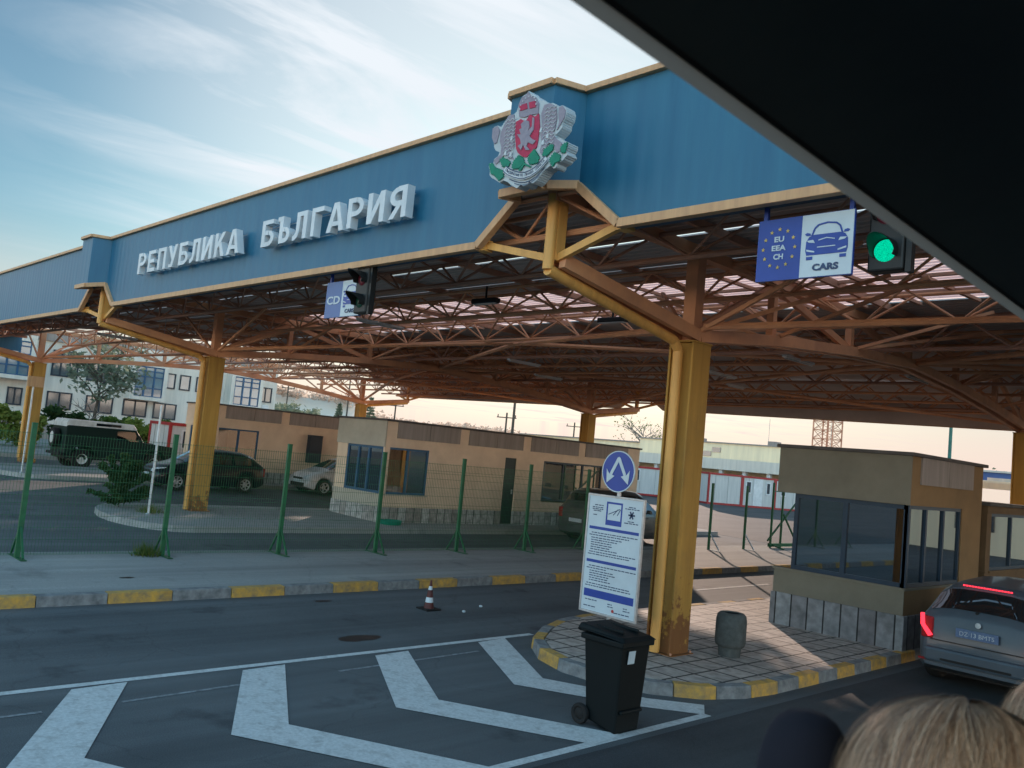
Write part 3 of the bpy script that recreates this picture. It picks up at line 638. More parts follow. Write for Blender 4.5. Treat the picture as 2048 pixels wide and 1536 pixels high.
# lettering and crest on the fascia
T_, H_L = .27, .165
def arcband(cx, cz, rx, rz, side, n=8):
    out = []
    for i in range(n):
        a, b = -PI/2+PI*i/n, -PI/2+PI*(i+1)/n
        f = lambda r1, r2, q: (cx+side*r1*math.cos(q), cz+r2*math.sin(q))
        out.append([f(rx-T_,rz-H_L,a), f(rx,rz,a), f(rx,rz,b), f(rx-T_,rz-H_L,b)])
    return out
def R_(x0, x1, z0, z1): return [(x0,z0),(x1,z0),(x1,z1),(x0,z1)]
GL = {
 'Г': [R_(0,T_,0,1), R_(T_,1,1-H_L,1)],
 'П': [R_(0,T_,0,1), R_(1-T_,1,0,1), R_(T_,1-T_,1-H_L,1)],
 'Е': [R_(0,T_,0,1), R_(T_,1,1-H_L,1), R_(T_,.9,.42,.42+H_L), R_(T_,1,0,H_L)],
 'Р': [R_(0,T_,0,1), R_(T_,.52,1-H_L,1), R_(T_,.52,.38,.38+H_L)]+arcband(.52,.69,.48,.31,1),
 'Б': [R_(0,T_,0,1), R_(T_,.92,1-H_L,1), R_(T_,.52,0,H_L), R_(T_,.52,.44,.44+H_L)]+arcband(.52,.3025,.48,.3025,1),
 'Ъ': [R_(0,.18,1-H_L,1), R_(.18,.18+T_,0,1), R_(.18+T_,.58,0,H_L), R_(.18+T_,.58,.42,.42+H_L)]+arcband(.58,.2925,.42,.2925,1),
 'Л': [R_(1-T_,1,0,1), R_(.24,1-T_,1-H_L,1), [(.22,.30),(.46,.30),(.50,1-H_L),(.24,1-H_L)], [(0,0),(.14,0),(.36,.10),(.46,.30),(.22,.30),(.12,.19),(0,.17)]],
 'И': [R_(0,T_,0,1), R_(1-T_,1,0,1), [(T_,0),(1-T_,.64),(1-T_,1),(T_,.36)]],
 'К': [R_(0,T_,0,1), [(T_,.34),(.44,.46),(1,1),(.68,1),(T_,.60)], [(.44,.46),(.68,0),(1,0),(.60,.62)]],
 'А': [[(0,0),(.25,0),(.58,1),(.36,1)], [(1,0),(.75,0),(.46,1),(.64,1)][::-1], R_(.26,.74,.20,.35)],
 'У': [[(.73,1),(1,1),(.60,.0),(.36,.04)][::-1], [(0,1),(.28,1),(.62,.44),(.52,.24)], R_(.16,.56,0,.15)],
 'Я': [R_(1-T_,1,0,1), R_(.48,1-T_,1-H_L,1), R_(.48,1-T_,.38,.38+H_L), [(0,0),(.29,0),(.70,.40),(.42,.40)]]+arcband(.48,.69,.48,.31,-1),
}
def lettering(name, word, x0, x1, label):
    t = thing(name, ((x0+x1)/2,6.97,6.07), label, 'sign lettering')
    n = len(word); p = (x1-x0)/n
    for i, ch in enumerate(word):
        mb = MB(); wdt = {'Л':.45,'А':.50,'И':.44,'У':.46,'Г':.37,'Р':.42,'Е':.38}.get(ch,.43)*p/.56; xa = x0+p*(i+.5)-wdt/2
        for k, q in enumerate(GL[ch]): mb.prismY([(xa+u*wdt, 5.845+v*.465) for u, v in q], 6.985+.0012*k, 7.115+.0012*k)
        mb.build('letter', M['letters'], t)
    r = MB(); r.tube((x0+.1,7.16,6.22), (x1-.1,7.16,6.22), .008, n=5); r.build('mounting_rail', M['galv'], t); r = MB(); r.tube((x0+.1,7.16,5.88), (x1-.1,7.16,5.88), .008, n=5); r.build('mounting_rail', M['galv'], t)
lettering('sign_lettering', 'РЕПУБЛИКА', -19.70, -14.80, 'white block letters reading РЕПУБЛИКА on the left of the blue fascia')
lettering('sign_lettering', 'БЪЛГАРИЯ', -14.04, -9.74, 'white block letters reading БЪЛГАРИЯ nearer the coat of arms')
CREST = {
  'outline': [(-0.052, 0.551), (-0.009, 0.509), (0.099, 0.442), (0.135, 0.402), (0.224, 0.367), (0.284, 0.322), (0.35, 0.315), (0.42, 0.273), (0.441, 0.246), (0.497, 0.256), (0.554, 0.22), (0.577, 0.166), (0.568, 0.099), (0.534, 0.054), (0.529, 0.003), (0.493, -0.033), (0.438, -0.066), (0.437, -0.101), (0.533, -0.129), (0.596, -0.176), (0.649, -0.191), (0.649, -0.238), (0.62, -0.276), (0.648, -0.324), (0.606, -0.351), (0.575, -0.379), (0.508, -0.393), (0.496, -0.434), (0.457, -0.445), (0.404, -0.401), (0.325, -0.431), (0.282, -0.467), (0.239, -0.504), (0.196, -0.541), (0.143, -0.559), (0.096, -0.524), (0.064, -0.564), (0.002, -0.567), (-0.039, -0.543), (-0.097, -0.574), (-0.179, -0.534), (-0.265, -0.474), (-0.341, -0.443), (-0.397, -0.462), (-0.485, -0.41), (-0.542, -0.382), (-0.589, -0.341), (-0.589, -0.289), (-0.619, -0.228), (-0.596, -0.194), (-0.541, -0.204), (-0.534, -0.158), (-0.47, -0.133), (-0.45, -0.09), (-0.521, -0.057), (-0.554, -0.013), (-0.569, 0.046), (-0.606, 0.11), (-0.61, 0.187), (-0.59, 0.24), (-0.523, 0.245), (-0.465, 0.213), (-0.419, 0.26), (-0.349, 0.329), (-0.27, 0.32), (-0.222, 0.347), (-0.195, 0.433), (-0.142, 0.513), (-0.08, 0.526)],
  'crown': [(-0.16, 0.268), (-0.192, 0.414), (-0.151, 0.488), (-0.078, 0.507), (-0.05, 0.537), (-0.013, 0.491), (0.08, 0.442), (0.141, 0.355), (0.144, 0.237), (0.019, 0.247), (-0.08, 0.242)],
  'cr1': [(-0.165, 0.398), (-0.051, 0.4), (-0.029, 0.331), (-0.143, 0.329)],
  'cr2': [(-0.013, 0.4), (0.086, 0.395), (0.102, 0.319), (0.009, 0.322)],
  'shield': [(-0.21, 0.215), (-0.13, 0.234), (-0.048, 0.189), (0.018, 0.256), (0.098, 0.211), (0.156, 0.234), (0.189, 0.075), (0.183, -0.067), (0.17, -0.154), (0.079, -0.208), (0.021, -0.242), (-0.044, -0.221), (-0.128, -0.16), (-0.16, -0.108), (-0.203, 0.066)],
  'slion': [(-0.049, 0.198), (0.016, 0.175), (0.038, 0.107), (0.019, 0.056), (0.076, 0.099), (0.074, 0.208), (0.1, 0.193), (0.106, 0.056), (0.052, -0.005), (0.095, -0.049), (0.16, -0.08), (0.116, -0.116), (0.036, -0.074), (0.017, -0.115), (0.074, -0.171), (0.01, -0.159), (-0.037, -0.087), (-0.067, -0.144), (-0.125, -0.087), (-0.077, -0.07), (-0.097, -0.011), (-0.157, 0.056), (-0.092, 0.043), (-0.125, 0.105), (-0.089, 0.115), (-0.108, 0.165)],
  'llion': [(-0.412, 0.211), (-0.348, 0.319), (-0.256, 0.317), (-0.228, 0.2), (-0.223, 0.07), (-0.202, -0.082), (-0.263, -0.107), (-0.196, -0.22), (-0.277, -0.196), (-0.34, -0.12), (-0.409, -0.191), (-0.483, -0.233), (-0.531, -0.178), (-0.418, -0.124), (-0.417, -0.04), (-0.455, 0.042), (-0.455, 0.136)],
  'ltail': [(-0.599, 0.109), (-0.601, 0.223), (-0.522, 0.235), (-0.474, 0.178), (-0.49, 0.106), (-0.507, 0.034), (-0.546, 0.023)],
  'rlion': [(0.23, 0.316), (0.314, 0.315), (0.416, 0.256), (0.444, 0.126), (0.433, 0.023), (0.407, -0.051), (0.449, -0.103), (0.55, -0.176), (0.55, -0.262), (0.494, -0.278), (0.437, -0.197), (0.372, -0.14), (0.296, -0.196), (0.268, -0.261), (0.226, -0.218), (0.249, -0.116), (0.213, -0.02), (0.221, 0.104), (0.195, 0.217)],
  'rtail': [(0.465, 0.236), (0.511, 0.243), (0.563, 0.187), (0.562, 0.109), (0.512, 0.041), (0.462, -0.018), (0.486, 0.064), (0.463, 0.157)],
  'g1': [(-0.6, -0.212), (-0.54, -0.209), (-0.476, -0.281), (-0.343, -0.332), (-0.326, -0.409), (-0.4, -0.443), (-0.478, -0.365), (-0.549, -0.334)],
  'g2': [(-0.423, -0.188), (-0.359, -0.172), (-0.231, -0.251), (-0.263, -0.3), (-0.356, -0.283)],
  'g3': [(-0.198, -0.302), (-0.179, -0.251), (-0.11, -0.2), (-0.029, -0.242), (0.004, -0.302), (-0.077, -0.351), (-0.18, -0.342)],
  'g4': [(0.051, -0.275), (0.08, -0.217), (0.136, -0.174), (0.235, -0.282), (0.218, -0.341), (0.096, -0.337)],
  'g5': [(-0.085, -0.381), (0.004, -0.302), (0.124, -0.369), (0.101, -0.378), (0.008, -0.33), (-0.047, -0.388)],
  'g6': [(0.281, -0.273), (0.297, -0.205), (0.387, -0.17), (0.441, -0.18), (0.431, -0.239), (0.331, -0.291)],
  'g7': [(0.395, -0.329), (0.458, -0.271), (0.557, -0.324), (0.553, -0.384), (0.484, -0.389), (0.454, -0.427), (0.413, -0.376)],
  'g8': [(0.546, -0.236), (0.588, -0.2), (0.644, -0.194), (0.639, -0.245), (0.623, -0.302), (0.565, -0.291)],
  'ribc': [(-0.306, -0.315), (-0.227, -0.371), (-0.145, -0.407), (-0.052, -0.439), (0.037, -0.452), (0.122, -0.444), (0.204, -0.418), (0.271, -0.377), (0.325, -0.334), (0.352, -0.312)],
}
cr = thing('coat_of_arms', (-6.95,6.5,6.25), 'painted crest with crowned red shield held by two grey lions above green oak leaves', 'coat of arms')
def lobed(pts, amp, sub=3):
    out = []; cx = sum(p[0] for p in pts)/len(pts); cz = sum(p[1] for p in pts)/len(pts)
    for (x0, z0), (x1, z1) in zip(pts, pts[1:]+pts[:1]):
        n = max(1, int(math.hypot(x1-x0, z1-z0)/.022))
        for i in range(n*2):
            u = i/(n*2); x = x0+(x1-x0)*u; z = z0+(z1-z0)*u; k = (1 if i % 2 else -.6)*amp; d = math.hypot(x-cx, z-cz)+1e-6
            out.append((x+(x-cx)/d*k, z+(z-cz)/d*k))
    return out
for k_ in list(CREST):
    if k_[0] == 'g' and k_ != 'g5': CREST[k_] = lobed(CREST[k_], .012)
    elif k_ in ('llion','rlion'): CREST[k_] = lobed(CREST[k_], .005)
    elif k_ == 'outline': CREST[k_] = lobed(CREST[k_], .004)
def flat(names, y0, m, nm, parent, y1=None):
    mb = MB()
    for k in names: mb.prismY([(x-6.95, z+6.25) for x, z in CREST[k]], y0, y1 if y1 else y0+.012)
    return mb.build(nm, m, parent)
base = flat(['outline'], 6.51, M['crest_base'], 'backing', cr, 6.66)
mbk = MB(); mbk.box(-7.2,-6.7,6.66,6.83,5.95,6.4); mbk.build('bracket', M['galv'], base)
sh = flat(['shield'], 6.496, M['crest_red'], 'shield', cr)
flat(['slion'], 6.484, M['lion_grey'], 'lion', sh)
cw = flat(['crown'], 6.496, M['lion_grey'], 'crown', cr); flat(['cr1','cr2'], 6.488, M['crest_red'], 'crown_lining', cw)
for k in ('llion','rlion'):
    lo = flat([k], 6.498, M['lion_grey'], 'lion', cr); flat(['ltail' if k == 'llion' else 'rtail'], 6.497, M['lion_grey'], 'tail', lo)
    det = MB(); pts = CREST[k]; cx = sum(p[0] for p in pts)/len(pts); s_ = 1 if k == 'llion' else -1
    for i in range(11):
        zz = .26-i*.045; xx = (-.37 if k == 'llion' else .26)
        for j in range(5):
            det.beam((-6.95+xx+j*.035,6.492,6.25+zz+(.012 if j % 2 else -.012)), (-6.95+xx+(j+1)*.035,6.492,6.25+zz+(-.012 if j % 2 else .012)), .004, .006)
    det.build('mane_lines', M['crest_white'], lo)
for k in ('g1','g2','g3','g4','g6','g7','g8'): flat([k], 6.490, M['crest_green'], 'oak_leaf', cr)
flat(['g5'], 6.487, M['crest_green'], 'oak_twig', cr)
rb = MB(); R = CREST['ribc']
def off_line(pts, d):
    out = []
    for i, (x, z) in enumerate(pts):
        a = pts[max(0,i-1)]; b = pts[min(len(pts)-1,i+1)]; v = Vector((b[0]-a[0], b[1]-a[1])).normalized()
        out.append((x+v.y*d, z-v.x*d))
    return out
def band(mb, pts, d0, d1, y, mi=0):
    A = off_line(pts, d0); B = off_line(pts, d1)
    for i in range(len(A)-1):
        mb.add([(p[0]-6.95, y, p[1]+6.25) for p in (A[i],A[i+1],B[i+1],B[i])], [(0,1,2,3)])
band(rb, R, -.035, .05, 6.486); rbo = rb.build('ribbon', M['crest_white'], cr)
ln = MB(); band(ln, R, -.035, -.024, 6.482); band(ln, R, .032, .042, 6.482); band(ln, [(x*.97,z-.055) for x,z in R[1:-1]], .02, .03, 6.5); band(ln, [(x*.9,z-.085) for x,z in R[2:-2]], .02, .028, 6.5); ln.build('ribbon_outline', M['sign_dark'], rbo)
tx = MB(); msg = 'СЪЕДИНЕНИЕТО ПРАВИ СИЛАТА'
acc = [0]
for a, b in zip(R, R[1:]): acc.append(acc[-1]+math.hypot(b[0]-a[0], b[1]-a[1]))
for i, ch in enumerate(msg):
    s_ = acc[-1]*(.04+.92*(i+.5)/len(msg))
    for k in range(len(R)-1):
        if acc[k] <= s_ <= acc[k+1]:
            t_ = (s_-acc[k])/(acc[k+1]-acc[k]); x = R[k][0]+(R[k+1][0]-R[k][0])*t_; z = R[k][1]+(R[k+1][1]-R[k][1])*t_; an = math.atan2(R[k+1][1]-R[k][1], R[k+1][0]-R[k][0])
            x += .016*math.sin(an); z -= .016*math.cos(an)
            if ch != ' ': text_on(tx, ch, x-6.95, z+6.25, 6.481, .03, extrude=.001, rot=an)
            break
tx.build('inscription', M['sign_dark'], rbo)
# pale contour gaps over the grey figures
dt = MB()
for (x, z) in [(-.33,-.13),(-.24,-.16),(.27,-.12),(.33,-.06),(.22,.03),(-.25,.03)]:
    dt.prismY([(-6.95+x-.02,6.25+z-.02),(-6.95+x+.015,6.25+z-.03),(-6.95+x+.02,6.25+z+.03),(-6.95+x-.01,6.25+z+.02)], 6.488, 6.496)
for i in range(9):
    a = PI*i/8; dt.lathe([(0,-.004),(.008,-.003),(.008,.003),(0,.004)], (-6.95-.02+.13*math.cos(a),6.486,6.25+.35+.12*math.sin(a)), 'y', 8)
dt.build('pearls', M['crest_white'], cw)

# ------------------------------------------------------------------ hanging lane signs and signals
def star(cx, cz, r, n=5):
    return [(cx+(r if i % 2 == 0 else r*.4)*math.sin(PI*i/n), cz+(r if i % 2 == 0 else r*.4)*math.cos(PI*i/n)) for i in range(2*n)]
def mirror_icon(mb_b, mb_w, cx, cz, s, y):
    """front view of a car: outline, mirrors, bonnet, lamps"""
    P = lambda pts: [(cx+x*s, cz+z*s) for x, z in pts]
    mb_b.prismY(P([(-.46,.02),(-.40,.12),(-.30,.16),(.30,.16),(.40,.12),(.46,.02),(.47,-.18),(.44,-.28),(-.44,-.28),(-.47,-.18)]), y, y+.004)
    # roof frame
    arc = [(-.34,.14),(-.28,.30),(-.20,.37),(0,.40),(.20,.37),(.28,.30),(.34,.14)]
    for a, b in zip(arc, arc[1:]): mb_b.beam((cx+a[0]*s,y+.002,cz+a[1]*s), (cx+b[0]*s,y+.002,cz+b[1]*s), .006, .035*s)
    for k in (-1, 1):
        mb_b.prismY(P([(k*.36,.15),(k*.46,.15),(k*.50,.19),(k*.45,.22),(k*.38,.20)]), y, y+.004)
        mb_b.prismY(P([(k*.30,-.31),(k*.44,-.31),(k*.44,-.38),(k*.30,-.38)]), y, y+.004)
        mb_w.prismY(P([(k*.44,.04),(k*.40,.0),(k*.26,-.02),(k*.30,.05)]), y-.004, y)
        mb_w.prismY(P([(k*.44,-.19),(k*.26,-.23),(k*.26,-.20),(k*.44,-.15)]), y-.004, y)
    mb_w.prismY(P([(-.18,.02),(0,.06),(.18,.02),(.18,.04),(0,.08),(-.18,.04)]), y-.004, y)
    mb_w.prismY(P([(-.2,-.13),(.2,-.13),(.2,-.11),(-.2,-.11)]), y-.004, y)
def lane_sign(x0, x1, z0, z1, label, kind):
    y = 7.36; xm = x0+(x1-x0)*.475
    t = thing('lane_sign', ((x0+x1)/2,y,z1), label, 'lane sign')
    b = MB(); b.box(x0, x1, y+.004, y+.03, z0, z1); bo = b.build('panel', M['sign_blue'] if kind == 'EU' else M['sign_blue2'], t)
    w = MB(); w.box(xm, x1-.006, y, y+.004, z0+.006, z1-.004); w.build('white_field', M['sign_white'], bo)
    icb = MB(); icw = MB(); cx = (xm+x1)/2; wd = x1-xm
    mirror_icon(icb, icw, cx, z0+(z1-z0)*.55, wd*.86, y-.005)
    icb.build('car_symbol', M['sign_blue'], bo); icw.build('car_symbol_highlights', M['sign_white'], bo)
    tx = MB(); text_on(tx, 'CARS', cx, z0+(z1-z0)*.105, y-.004, (z1-z0)*.10, offset=.004, fit=wd*.5); tx.build('inscription', M['sign_dark'], bo)
    t2 = MB(); c2 = (x0+xm)/2; zc = (z0+z1)/2
    if kind == 'EU':
        for s_, dz in (('EU',.075),('EEA',-.01),('CH',-.095)): text_on(t2, s_, c2, zc+dz, y, .052, offset=.002, fit=.045*len(s_)+.01)
        st = MB(); rx, rz = .165, .185
        for i in range(12): st.prismY(star(c2+rx*math.sin(2*PI*i/12), zc+.01+rz*math.cos(2*PI*i/12), .021), y-.001, y+.004)
        st.build('stars', M['sign_yellow'], bo)
    else: text_on(t2, 'CD', c2, zc-.07, y, .13, offset=.004, fit=(xm-x0)*.8)
    t2.build('lettering', M['sign_white'], bo)
    
    for xx in (x0+.03, x1-.07): h = MB(); h.box(xx, xx+.04, y+.03, y+.07, z0, 5.9); h.build('hanger', M['sign_blue'], t)
lane_sign(-4.45, -3.49, 4.57, 5.17, 'blue and white lane sign with star ring reading EU EEA CH beside CARS', 'EU')
lane_sign(-12.26, -11.27, 4.58, 5.16, 'smaller looking lane sign reading CD beside CARS, partly behind a dark signal', 'CD')
def signal(x, y, ztop, green_on, label):
    t = thing('traffic_signal', (x,y,ztop), label, 'traffic light', 'lane signals hung below the fascia')
    b = MB(); zt = ztop; zb2 = ztop-.70
    b.box(x-.16, x+.16, y, y+.16, zb2, zt); bo = b.build('housing', M['black'], t, bevel=.02)
    p = MB(); p.box(x+.17, x+.22, y+.02, y+.10, zb2-.02, 5.9); p.build('hanger', M['black'], t)
    for k, zc in enumerate((zt-.18, zt-.52)):
        l = MB(); l.lathe([(0,-.026),(.05,-.022),(.085,-.012),(.10,0),(.10,.01)], (x,y-.005,zc), 'y', 24)
        on = (k == 1 and green_on)
        lo = l.build('lens', M['lamp_green_on'] if on else (M['lamp_green_off'] if k else M['lamp_red_off']), t, smooth=True)
        hd = MB(); n = 18
        for i in range(n):
            a0 = -.35*PI/2+ (PI+.35*PI)*i/n; a1 = -.35*PI/2+(PI+.35*PI)*(i+1)/n
            r = .115; L0 = .26*(.35+.65*max(0, math.sin(a0))); L1 = .26*(.35+.65*max(0, math.sin(a1)))
            hd.add([(x+r*math.cos(a0),y,zc+r*math.sin(a0)),(x+r*math.cos(a1),y,zc+r*math.sin(a1)),(x+r*math.cos(a1),y-L1,zc+r*math.sin(a1)),(x+r*math.cos(a0),y-L0,zc+r*math.sin(a0))], [(0,1,2,3)])
        h = hd.build('hood', M['black'], t); s_ = h.modifiers.new('s', 'SOLIDIFY'); s_.thickness = .006
signal(-3.26, 7.50, 5.31, True, 'traffic light with its lower green lamp lit, beside the star ring lane sign')
signal(-11.05, 7.22, 5.28, False, 'unlit black traffic light with deep hoods in front of the CD lane sign')

# ------------------------------------------------------------------ lamps under the roof
tubes = [(-9.2,17.2,5.25),(-7.9,20.3,5.25),(-5.2,19.3,5.22),(-4.4,22.5,5.2),(-12.6,19.6,5.25),(-13.8,22.4,5.25),(-2.6,16.0,5.2),(-17.4,17.0,5.25),(-19.5,20.2,5.25),(-3.1,12.2,5.25),(-26.2,9.9,5.2),(-28.8,9.9,5.2),(-16.2,11.2,5.3)]
def tubelamp():
    t = thing('tube_lamp', tubes[0], 'slim white fluorescent tube lamp under the canopy roof, hung lengthwise', 'lamp', 'tube lamps under the canopy')
    x, y, z = tubes[0]
    a = MB(); a.box(x-.05, x+.05, y-.63, y+.63, z, z+.05); a.build('fitting', M['white'], t)
    b = MB(); b.tube((x,y-.6,z-.02), (x,y+.6,z-.02), .016, n=8); b.build('tube', M['tube'], t)
    
    for yy in (-.45,.45): c = MB(); c.tube((x,y+yy,z+.05), (x,y+yy,5.9), .008, n=5); c.build('hanger', M['galv'], t)
    return t
t0 = tubelamp()
for p in tubes[1:]: copy_tree(t0, None, p)
def floodlamp(p, q, label):
    t = thing('flood_lamp', p, label, 'lamp')
    a = MB(); x, y, z = p; a.box(x-.35, x+.35, y-.08, y+.08, z, z+.10); a.build('housing', M['black'], t, bevel=.02)
    b = MB(); b.box(x-.32, x+.32, y-.07, y+.07, z-.01, z-.002); b.build('lens', M['tube'], t)
    c = MB(); c.beam((x,y,z+.1), (x,y,5.9), .03); c.build('bracket', M['black'], t)
floodlamp((-12.6,11.1,5.55), 0, 'dark long flood lamp under the roof left of the main column')
floodlamp((-11.2,13.3,5.5), 0, 'second dark flood lamp hung deeper under the skylight band')
# ------------------------------------------------------------------ booths
def segs(a, b, holes):
    """split [a,b] around holes [(p,q,...)]"""
    out = []; t = a
    for h in sorted(holes):
        if h[0] > t: out.append((t,h[0]))
        t = h[1]
    if t < b: out.append((t,b))
    return out
def booth(loc, label, X0, X1, Y0, Y1, zg, wallmat, frontmat, front_win, side_win, door=None, far_win=None, ztop=3.32, zsill=1.10, zwin=2.48, zstone=.72, panels=True, group=None, overhang=True, frontmull=(), left_win=None, stonemat='stone', inset=0.0, fmat='wframe', gmat='glass'):
    t = thing('control_booth', (X1,Y0,zg), label, 'booth', group)
    th = .18
    walls = MB(); fr = MB(); stone = MB(); glass = MB(); frames = MB(); pan = MB()
    base = zg-.05
    # stone plinth, slightly proud
    def ring(mb, x0, x1, y0, y1, z0, z1, t_, gaps=()):
        mb.box(x0, x1, y0, y0+t_, z0, z1)
        mb.box(x0, x1, y1-t_, y1, z0, z1)
        mb.box(x0, x0+t_, y0+t_, y1-t_, z0, z1)
        for a, b in segs(y0+t_, y1-t_, gaps): mb.box(x1-t_, x1, a, b, z0, z1)
    dgap = [(door[0], door[1])] if door else []
    ring(stone, X0-.03, X1+.03, Y0-.03, Y1+.03, base, zstone, th, dgap)
    ring(walls, X0, X1, Y0, Y1, zstone, zsill, th-.03, dgap)
    # front wall
    fr.box(X0, X1, Y0-.012, Y0, zstone+.001, zsill)
    for a, b in segs(X0+inset, X1, [front_win]): walls.box(a, b, Y0, Y0+th, zsill, zwin)
    if inset: walls.box(X0+.001, X0+inset+.15, Y0+.001, Y1-.001, zsill-.02, zsill-.001)
    walls.box(X0, X1, Y0, Y0+th, zwin, ztop-.06)
    fr2 = MB(); fr2.box(X0-.02, X1+.02, Y0-.04, Y0-.001, zwin, ztop-.06)
    # side wall +X
    holes = [(a,b) for a,b in side_win]+dgap
    for a, b in segs(Y0+th, Y1, holes): walls.box(X1-th, X1, a, b, zsill, zwin)
    walls.box(X1-th, X1, Y0+th, Y1, zwin, ztop-.06)
    for a, b in segs(Y0+th, Y1-th, [left_win] if left_win else []): walls.box(X0+inset, X0+inset+th, a, b, zsill, zwin)
    walls.box(X0, X0+th, Y0+th, Y1-th, zwin, ztop-.06)
    for a, b in segs(X0+th+inset, X1-th, [far_win] if far_win else []): walls.box(a, b, Y1-th, Y1, zsill, zwin)
    walls.box(X0, X1-th, Y1-th, Y1, zwin, ztop-.06)
    wo = walls.build('wall', M[wallmat], t); fr.build('front_facing', M[frontmat], wo); fr2.build('parapet_facing', M[frontmat], wo); stone.build('stone_plinth', M[stonemat], t, bevel=.008)
    if panels:
        y = Y0+.38; k = 0
        while y < Y1-.6:
            yb = min(y+2.45, Y1-.15)
            nn = 2
            for i in range(nn):
                pan.box(X1+.001, X1+.03, y+(yb-y)*i/nn+.01, y+(yb-y)*(i+1)/nn-.01, 2.82 if ztop < 3.4 else 3.0, ztop-.05)
            y = yb+.36; k += 1
        pan.build('parapet_panel', M['conc'], t)
    rf = MB(); o = .07
    rf.box(X0-o, X1+o, Y0-o-.02, Y1+o, ztop-.06, ztop); rf.build('roof_slab', M['roofedge'], t, bevel=.01)
    sl = MB(); sl.box(X0-.02, X1+.02, Y0-.05, Y0+.1, zsill, zsill+.04); sl.box(X1-.05, X1+.03, side_win[0][0]-.05, side_win[0][1]+.05, zsill, zsill+.04); sl.build('sill', M[frontmat], t)
    # windows
    def win_y(a, b, y, mull, mat_):
        f = MB(); w = .07
        f.box(a, a+w, y, y+.07, zsill+.04, zwin); f.box(b-w, b, y, y+.07, zsill+.04, zwin); f.box(a+w, b-w, y, y+.07, zsill+.04, zsill+.11); f.box(a+w, b-w, y, y+.07, zwin-.07, zwin)
        for m in mull: f.box(m-.04, m+.04, y-.004, y+.066, zsill+.11, zwin-.07)
        fo = f.build('window', M[mat_], t)
        g = MB(); g.box(a+w, b-w, y+.03, y+.04, zsill+.11, zwin-.07); g.build('pane', M[gmat], fo)
    def win_x(a, b, x, mull, mat_):
        f = MB(); w = .06
        f.box(x-.07, x, a, a+w, zsill+.04, zwin); f.box(x-.07, x, b-w, b, zsill+.04, zwin); f.box(x-.07, x, a+w, b-w, zsill+.04, zsill+.10); f.box(x-.07, x, a+w, b-w, zwin-.06, zwin)
        for m in mull: f.box(x-.066, x+.004, m-.035, m+.035, zsill+.10, zwin-.06)
        fo = f.build('window', M[mat_], t)
        g = MB(); g.box(x-.04, x-.03, a+w, b-w, zsill+.10, zwin-.06); g.build('pane', M[gmat], fo)
    win_y(front_win[0], front_win[1], Y0+.02, frontmull, fmat)
    for i, (a, b) in enumerate(side_win):
        win_x(a, b, X1-.02, [a+(b-a)*.52] if b-a < 2.2 else [a+(b-a)*.33, a+(b-a)*.66], fmat if i == 0 else 'wframe_dark')
    if left_win: win_x(left_win[0], left_win[1], X0+inset+.1, [(left_win[0]+left_win[1])/2], 'wframe_dark')
    if far_win: win_y(far_win[0], far_win[1], Y1-.1, [], 'wframe_dark')
    if door:
        d = MB(); d.box(X1-.10, X1-.05, door[0], door[1], zg+.02, zwin); do = d.build('door', M['door'], t)
        h = MB(); h.box(X1-.05, X1-.01, door[1]-.12, door[1]-.08, 1.35, 1.5); h.build('handle', M['galv'], do)
        s = MB(); s.box(X1, X1+.3, door[0]-.1, door[1]+.1, zg-.05, zg+.02); s.build('step', M['pave'], t)
    fl = MB(); fl.box(X0+.2, X1-.2, Y0+.2, Y1-.2, zg-.02, zg+.02); fl.box(X0+.19, X1-.19, Y0+.19, Y1-.2, zwin+.02, zwin+.06); fl.build('floor_and_ceiling', M['inner'], wo)
    # furniture seen through the glass
    ds = MB(); ds.box(X0+.25, X1-.3, Y0+.3, Y0+.8, zsill-.2, zsill-.15); ds.box(X0+.5, X0+.9, Y0+.35, Y0+.5, zsill-.15, zsill+.25); (ds.box(X0+.2, X1-.25, Y0+3.6, Y0+3.7, zg, zwin) if Y1 > Y0+4 else None); ds.build('desk', M['inner_light'], t)
    return t
booth(None, 'long beige control booth with blue corner windows and stone plinth behind the green fence', -23.3, -20.8, 15.0, 27.0, .34, 'peach', 'cream_front', (-22.75,-20.88), [(15.05,16.66),(21.72,24.85)], door=(19.88,20.42), ztop=3.36, zsill=1.13, zwin=2.54, zstone=.79, frontmull=(-22.15,-21.62), left_win=(15.4,17.2))
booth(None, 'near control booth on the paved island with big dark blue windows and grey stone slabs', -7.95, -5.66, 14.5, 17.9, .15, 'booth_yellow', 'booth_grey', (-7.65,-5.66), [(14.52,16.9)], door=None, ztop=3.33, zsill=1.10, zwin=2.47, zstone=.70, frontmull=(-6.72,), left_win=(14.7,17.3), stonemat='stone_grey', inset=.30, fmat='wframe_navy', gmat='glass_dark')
booth(None, 'orange tinted control booth at the back, half hidden by the parked hatchbacks', -35.0, -32.4, 15.2, 30.0, .50, 'peach', 'peach', (-34.6,-32.5), [(15.3,17.1),(24.0,26.5)], door=(22.0,22.8), ztop=3.55, zsill=1.36, zwin=2.62, zstone=.98, frontmull=(-33.6,), left_win=(15.4,17.0))
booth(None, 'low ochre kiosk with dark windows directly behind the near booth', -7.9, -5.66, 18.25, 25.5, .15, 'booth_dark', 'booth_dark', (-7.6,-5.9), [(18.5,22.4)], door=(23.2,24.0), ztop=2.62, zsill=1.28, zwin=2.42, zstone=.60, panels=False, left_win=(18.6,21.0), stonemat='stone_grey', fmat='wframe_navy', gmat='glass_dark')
# a scanner cabinet on the back booth's corner
g = MB(); g.box(-32.35,-32.1,19.3,19.9,1.5,2.6); g.box(-32.33,-32.12,19.28,19.92,2.6,2.66); tag(g.build('wall_cabinet', M['wframe_dark'], bevel=.01), 'small dark cabinet on the wall behind the white hatchback', 'cabinet')
